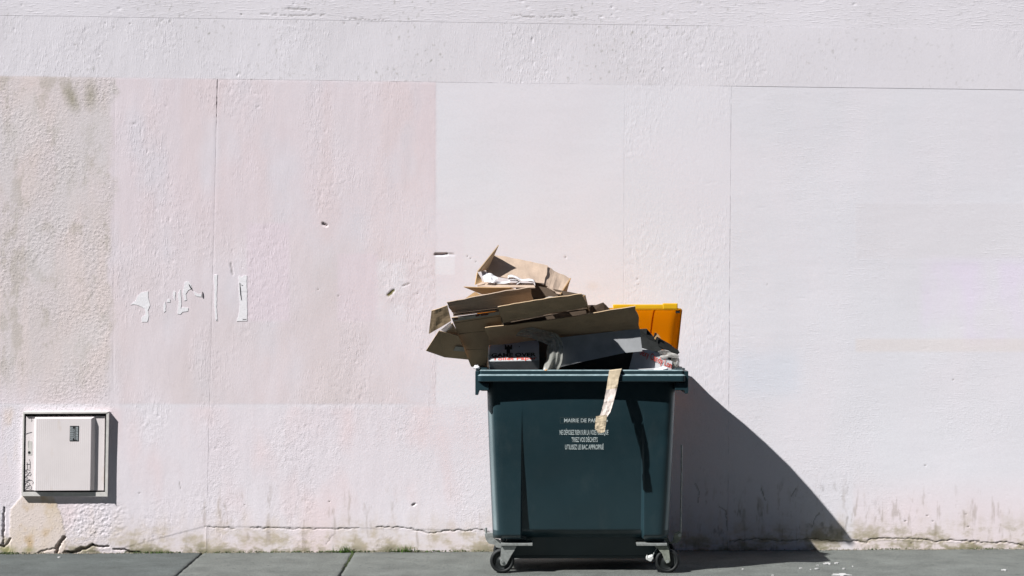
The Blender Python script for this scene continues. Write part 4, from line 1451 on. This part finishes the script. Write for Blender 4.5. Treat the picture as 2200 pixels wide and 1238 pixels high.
# translucent bag draped over the big carton
t = None
bm = bmesh.new()
path = [(1108, 722), (1118, 716), (1130, 716), (1142, 714), (1156, 720), (1168, 722), (1178, 727), (1190, 728), (1194, 742), (1190, 758), (1193, 772), (1186, 784), (1180, 800)]
wid = [2, 12, 20, 24, 24, 26, 28, 32, 36, 36, 34, 32, 30]
nseg = 12
rows = []
for i in range(len(path)):
    x0, y0 = path[max(i - 1, 0)]; x1, y1 = path[min(i + 1, len(path) - 1)]
    dx, dy = x1 - x0, y1 - y0; L_ = math.hypot(dx, dy); nx, ny = -dy / L_, dx / L_
    row = []
    for k in range(nseg + 1):
        s = k / nseg - .5
        px_, py_ = path[i][0] + nx * wid[i] * s, path[i][1] + ny * wid[i] * s
        row.append((px_, py_))
    rows.append(row)
vv = []
for i, row in enumerate(rows):
    r_ = []
    for k, (x, y) in enumerate(row):
        d = .030 * float(fbm(np.array(x / 10.0), np.array(y / 16.0), 91, 3, .65))
        j = 2.0 * float(pn(np.array(x / 7.0), np.array(y / 7.0), 93))
        r_.append(bm.verts.new(P(x + j, y + j * .6, 11.385 + d)))
    vv.append(r_)
for i in range(len(vv) - 1):
    for k in range(nseg):
        bm.faces.new((vv[i][k], vv[i][k + 1], vv[i + 1][k + 1], vv[i + 1][k]))
o = obj_bm('plastic_bag', bm, M_FILM, None)
m = o.modifiers.new('sub', 'SUBSURF'); m.levels = 1; m.render_levels = 2
m = o.modifiers.new('th', 'SOLIDIFY'); m.thickness = .0006
tag(o, 'limp translucent plastic bag draped beside the toilet paper carton', 'plastic bag')

# toilet paper carton
t = thing('paper_carton', 'small white printed carton of toilet paper wedged at the front of the bin', 'carton', PL(1105, 797, 11.36))
UQ = Q((1053, 733, 11.54), (1156, 732, 11.54), (1158, 774, 11.455), (1050, 776, 11.455))
top = sheet('printed_face', UQ, M_WCARD, t, th=.004, seed=41)
sheet('front_face', Q((1050.5, 777, 11.454), (1158, 775, 11.454), (1158.5, 822, 11.52), (1053, 823, 11.52)), M_WCARD, t, th=.004, seed=42)
sheet('side_panel', Q((1044, 742, 11.53), (1052, 737, 11.53), (1050.5, 777, 11.448), (1052.5, 800, 11.48)), M_WCARD, t, th=.003, seed=43)
sheet('side_panel', Q((1157, 735, 11.53), (1158, 740, 11.58), (1159, 812, 11.58), (1158.6, 776, 11.45)), M_WCARD, t, th=.003, seed=44)
bm = bmesh.new()
tube(bm, Q((1060, 780, 11.456), (1077, 787, 11.467), (1096, 797, 11.483)), .0011, 4)
obj_bm('seam', bm, M_INKGREY, t)


def onq(q):
    q = [Vector(p_) for p_ in q]
    n = (q[1] - q[0]).cross(q[3] - q[0]).normalized()
    if n.y > 0: n = -n
    def f(u, v, off=.0012):
        return q[0] * ((1 - u) * (1 - v)) + q[1] * (u * (1 - v)) + q[2] * (u * v) + q[3] * ((1 - u) * v) + n * off
    return f


fq = onq(UQ)
put_text('lettering', 'GAME OVER', M_BLACK, t, lambda u, v: fq(.045 + .90 * u, .80 - .18 * v), .035)
put_text('lettering', 'Toilet Paper', M_RED, t, lambda u, v: fq(.07 + .89 * u, .965 - .145 * v), .02)
bm = bmesh.new()
for r_ in ((.31, .46, .28, .44), (.35, .42, .44, .62), (.31, .335, .2, .3), (.435, .46, .2, .3), (.37, .40, .22, .28), (.60, .615, .28, .33)):
    bm.faces.new([bm.verts.new(fq(u, v)) for u, v in ((r_[0], r_[2]), (r_[1], r_[2]), (r_[1], r_[3]), (r_[0], r_[3]))])
obj_bm('printed_emblem', bm, M_BLACK, t)['kind'] = 'stuff'

# candy carton on the right
t = thing('paper_carton', 'white carton with red lettering leaning at the right rim corner', 'carton', PL(1400, 797, 11.48))
CQ = Q((1364, 742, 11.495), (1446, 772, 11.495), (1446, 812, 11.47), (1348, 812, 11.47))
card_poly('printed_face', Q((1364, 744, 11.495), (1412, 757, 11.492), (1444, 779, 11.485), (1442, 812, 11.467), (1346, 812, 11.467)), M_WCARD, t)
sheet('side_panel', Q((1412, 757, 11.494), (1444, 779, 11.487), (1444, 786, 11.57), (1414, 766, 11.57)), M_WCARD, t, seed=46)
bx, by = (1374, 761), (1442, 792)
put_text('lettering', 'Sexy Candy Lon', M_RED, t, lambda u, v: P(bx[0] + (by[0] - bx[0]) * u + 2.0 * v, bx[1] + (by[1] - bx[1]) * u - 14.0 * v, 11.4765 + .004 * v), .012)

o = crumple('paper_ball', 1420, 797, 11.44, .042, .022, .022, M_PAPER, 12, .45, 3)
tag(o, 'crumpled white paper in front of the carton with red lettering', 'paper')
o = crumple('plastic_bag', 1432, 762, 11.50, .050, .024, .03, M_FILM2, 19, .6, 4)
tag(o, 'small crumpled clear bag in the right corner of the bin', 'plastic bag')
o = crumple('plastic_bag', 1451, 778, 11.52, .026, .042, .03, M_FILM, 18, .45, 3)
tag(o, 'thin clear film hanging down to the right end of the rim', 'plastic bag')

# black broken boards
t = thing('broken_crate', 'black broken crate pieces lying before the yellow lid', 'crate', PL(1420, 760, 11.6))
card_poly('board', Q((1374, 708, 11.53), (1390, 707, 11.53), (1389, 719, 11.53), (1405, 724, 11.53), (1407, 716, 11.53), (1411, 716, 11.53), (1412, 724, 11.53), (1440, 740, 11.54), (1452, 750, 11.55), (1448, 757, 11.55), (1412, 748, 11.54), (1376, 742, 11.53)), M_BOARD_SHADE, t, .02)
card_poly('board', Q((1412, 726, 11.505), (1458, 753, 11.52), (1460, 758, 11.52), (1450, 768, 11.52), (1414, 742, 11.505)), M_BOARD_SHADE, t, .014)
card_poly('board', Q((1376, 722, 11.515), (1424, 742, 11.515), (1420, 756, 11.51), (1374, 752, 11.51)), M_BOARD_SHADE, t, .012)
card_poly('splinter', Q((1405, 727, 11.49), (1413, 717, 11.49), (1420, 727, 11.49), (1411, 723, 11.49), (1408, 730, 11.49)), M_CARD3, t, .003)
t = thing('cardboard_box', 'added black sheets painting the shade deep in the bin under the wide pale-sided carton', 'cardboard box', PL(1270, 810, 11.7))
sheet('side_panel', Q((1150, 770, 11.50), (1372, 745, 11.50), (1372, 840, 11.50), (1150, 840, 11.50)), M_BOARD_SHADE, t, seed=51)  # dark backing sheets standing in for the shaded inside of the bin
sheet('side_panel', Q((1026, 760, 11.60), (1150, 750, 11.60), (1150, 840, 11.60), (1034, 840, 11.60)), M_BOARD_SHADE, t, seed=52)  # dark backing sheet standing in for the shade
sheet('side_panel', Q((1372, 745, 11.62), (1452, 760, 11.62), (1450, 850, 11.62), (1372, 850, 11.62)), M_BOARD_SHADE, t, seed=53)  # dark backing sheet standing in for the shade
o = crumple('paper_ball', 1024, 789, 11.34, .018, .014, .02, M_PAPER, 22, .4, 3)
tag(o, 'small white crumpled paper at the left end of the rim under the taped carton', 'paper')
o = crumple('fruit_peel', 1173, 796, 11.27, .009, .005, .008, plain('orange_peel', (.7, .3, .05), .5), 23, .3, 2)
tag(o, 'tiny orange scrap lying on the front rim edge', 'scrap')

# tan tape strip hanging over the rim
t = thing('tape_strip', 'creased tan paper tape strip hanging over the rim across the lettering', 'tape', PL(1320, 797, 11.24))
SP = [((1310, 1336, 800), 11.300), ((1310, 1336, 793.5), 11.262), ((1308.5, 1334.5, 796), 11.243), ((1306, 1330, 812), 11.236), ((1302.5, 1325.5, 836), 11.215), ((1297.5, 1319, 862), 11.196), ((1291, 1312, 886), 11.181), ((1286, 1305, 897), 11.175)]


def strip(rows, name, mat, w=6, wob=.004, seed=1):
    bm = bmesh.new()
    vv = []
    sub = 6
    data = []
    for i in range(len(rows) - 1):
        for k in range(sub):
            s = k / sub
            a = rows[i]; b = rows[i + 1]
            data.append((a[0][0] + (b[0][0] - a[0][0]) * s, a[0][1] + (b[0][1] - a[0][1]) * s, a[0][2] + (b[0][2] - a[0][2]) * s, a[1] + (b[1] - a[1]) * s))
    e = rows[-1]; data.append((*e[0], e[1]))
    for i, (xa, xb, y, Y) in enumerate(data):
        r_ = []
        for k in range(w + 1):
            s = k / w
            d = wob * float(fbm(np.array(s * 1.5 + seed), np.array(y / 14.0), seed, 3, .6)) * min(1, max(0, (y - 803) / 20))
            jj = .7 * float(pn(np.array(y / 5.0), np.array(s * 3.), seed + 2)) if k in (0, w) else 0
            r_.append(bm.verts.new(P(xa + (xb - xa) * s + jj, y + (s - .5) * -3.0, Y + d)))
        vv.append(r_)
    for i in range(len(vv) - 1):
        for k in range(w):
            bm.faces.new((vv[i][k], vv[i][k + 1], vv[i + 1][k + 1], vv[i + 1][k]))
    o = obj_bm(name, bm, mat, t)
    m = o.modifiers.new('th', 'SOLIDIFY'); m.thickness = .0012
    return o


strip(SP[:5], 'upper_strip', M_TAN, seed=3)
strip(SP[4:], 'lower_strip', M_PINKTAPE, seed=4)
strip([((1280.5, 1303.5, 893), 11.171), ((1279, 1302.5, 908), 11.166), ((1278, 1300.5, 920), 11.163), ((1287, 1299, 930), 11.160)], 'folded_end', M_TAN, seed=6)

# ------------------------------------------------------------------ pavement details
def on_ground(px, py, z=0.0035):
    Y = (EYE - z) * F / (py - 619.0)
    return Vector(((px - 1100) / F * Y, Y, z))


rnd = random.Random(9)
for (x, y, w, h_) in [(1778, 1210, 20, 3), (1797, 1209, 9, 1.6), (1757, 1214, 6, 1.2), (1755, 1221, 8, 1.6), (1720, 1220, 6, .9), (1813, 1221, 7, 1.2), (1808, 1234, 40, 4), (2157, 1224, 12, 2.2), (1660, 1235, 5, 1), (127, 1196.5, 6, 1.2), (1742, 1223, 4, .8), (1596, 1222, 4, .8), (1832, 1216, 3, .7)]:
    bm = bmesh.new()
    n = 18
    vs = []
    for k in range(n):
        a = 2 * math.pi * k / n
        rr = rnd.uniform(.55, 1.25)
        vs.append(bm.verts.new(on_ground(x + w / 2 * rr * math.cos(a), y + h_ / 2 * rr * math.sin(a), .006)))
    f = bm.faces.new(vs)
    g = bmesh.ops.extrude_face_region(bm, geom=[f])
    for v in [e for e in g['geom'] if isinstance(e, bmesh.types.BMVert)]: v.co.z -= .006
    bmesh.ops.triangulate(bm, faces=bm.faces[:])
    obj_bm('paint_splash', bm, M_SPLASH, sidewalk)

# moss and grit along the foot of the wall, in the joint
rnd = random.Random(21)


def grit(name, pts, mat, parent):
    bm = bmesh.new()
    for (p_, r) in pts:
        vs = []
        for d in ((1, 0, 0), (0, 1, 0), (-1, 0, 0), (0, -1, 0), (0, 0, 1), (0, 0, -1)):
            k = r * rnd.uniform(.6, 1.3)
            vs.append(bm.verts.new(Vector(p_) + Vector(d) * k))
        for a, b, c in ((0, 1, 4), (1, 2, 4), (2, 3, 4), (3, 0, 4), (1, 0, 5), (2, 1, 5), (3, 2, 5), (0, 3, 5)):
            bm.faces.new((vs[a], vs[b], vs[c]))
    o = obj_bm(name, bm, mat, parent)
    o['kind'] = 'stuff'
    return o


pts = []
for i in range(1500):
    px_ = rnd.uniform(-60, 2260)
    dens = 0.35 + 0.65 * float(pn(np.array(px_ / 60.), np.array(.3), 55))
    if rnd.random() > dens + .25: continue
    w_ = WALL(px_, 1186)
    pts.append(((w_.x, w_.y - abs(rnd.gauss(0.0, .014)) - .002, rnd.uniform(0, .004)), rnd.uniform(.002, .0062)))
o = grit('grit', pts, M_PEBBLE, None)
tag(o, 'crumbs of plaster and grit along the foot of the wall', 'grit', kind='stuff')
pts = []
for i in range(1100):
    cx = rnd.choice([345, 345, 470, 560, 640, 700, 740, 740, 760, 870, 870, 930, 1000, 20, 30, 300, 2120, 1900])
    px_ = cx + rnd.gauss(0, 28)
    w_ = WALL(px_, 1186)
    pts.append(((w_.x, w_.y - abs(rnd.gauss(0, .010)) - .001, rnd.uniform(0, .010)), rnd.uniform(.002, .0055)))
for i in range(260):
    Yj = 12.36 - abs(rnd.gauss(0, .28))
    pts.append(((-1.0135 + rnd.gauss(0, .005), Yj, rnd.uniform(-.012, .001)), rnd.uniform(.002, .005)))
o = grit('moss', pts, M_MOSS, None)
tag(o, 'dark green moss in the crack between wall and pavement', 'moss', kind='stuff')


def weed(px, n, h, spread, seed, label):
    r = random.Random(seed)
    base = WALL(px, 1186)
    t = thing('weed_tuft', label, 'weed', (base.x, base.y - .012, 0), 'weeds along the wall foot')
    bm = bmesh.new()
    for i in range(n):
        bx_ = base.x + r.gauss(0, spread); by_ = base.y - .008 - abs(r.gauss(0, .009))
        ang = r.uniform(0, 2 * math.pi); ln = h * r.uniform(.4, 1.15); lean = r.uniform(.2, 1.3)
        w = r.uniform(.0016, .0036)
        d = Vector((math.cos(ang), -abs(math.sin(ang)) * .7, 0)); s = Vector((-d.y, d.x, 0)).normalized() * w
        pr = None
        for k in range(5):
            u = k / 4
            c_ = Vector((bx_, by_, -.003)) + Vector((0, 0, 1)) * ln * (u - .35 * lean * u * u) + d * ln * lean * .7 * u * u
            ww = s * (1 - u * .92)
            cur = (bm.verts.new(c_ - ww), bm.verts.new(c_ + ww))
            if pr: bm.faces.new((pr[0], pr[1], cur[1], cur[0]))
            pr = cur
    obj_bm('blades', bm, M_GRASS, t)


weed(741, 75, .070, .026, 1, 'bright grass tuft growing at the head of the pavement joint')
weed(872, 75, .062, .042, 2, 'wide low grass tuft at the wall foot beside the bin')
weed(905, 14, .022, .018, 6, 'tiny sprouts between the wide grass tuft and the bin wheel')
weed(345, 40, .036, .030, 3, 'small green tuft by the dark pavement slab')
weed(462, 14, .018, .015, 4, 'few short blades where the two pavement tones meet')
weed(20, 16, .03, .02, 5, 'pale weed below the meter cabinet at the stained wall foot')

# ------------------------------------------------------------------ house added unseen behind the camera to block sky light
opp = thing('sky_block_building', 'unseen grey stone house added across the street to block sky light', 'building', (0, -2.4, 0))
M_SKY_BLOCK_STONE = plain('sky_block_stone', (0.17, 0.19, 0.20), 0.9, 0.15, 3)
M_SKY_BLOCK_GLASS = plain('sky_block_glass', (0.02, 0.025, 0.03), 0.1, 0.1)
bm = bmesh.new()
add_box(bm, -38, 38, -14, -2.4, -0.15, 21.5)
obj_bm('sky_block_facade', bm, M_SKY_BLOCK_STONE, opp)
bm = bmesh.new()
add_box(bm, -38.3, 38.3, -14.3, -1.95, 21.5, 22.0)
obj_bm('sky_block_cornice', bm, M_SKY_BLOCK_STONE, opp)
bmf = bmesh.new(); add_box(bmf, -.75, .75, -.06, .06, -1.2, 1.2)
bmg = bmesh.new(); add_box(bmg, -.62, .62, .061, .075, -1.08, 1.08)
mf = bpy.data.meshes.new('window'); bmf.to_mesh(mf); bmf.free(); mf.materials.append(M_WCARD)
mg = bpy.data.meshes.new('pane'); bmg.to_mesh(mg); bmg.free(); mg.materials.append(M_SKY_BLOCK_GLASS)
for fl in range(6):
    for k in range(14):
        w = bpy.data.objects.new('window', mf); COL.objects.link(w)
        w.parent = opp; w.location = (-35 + k * 5.4, 0.05, 2.4 + fl * 3.5)
        g = bpy.data.objects.new('pane', mg); COL.objects.link(g); g.parent = w
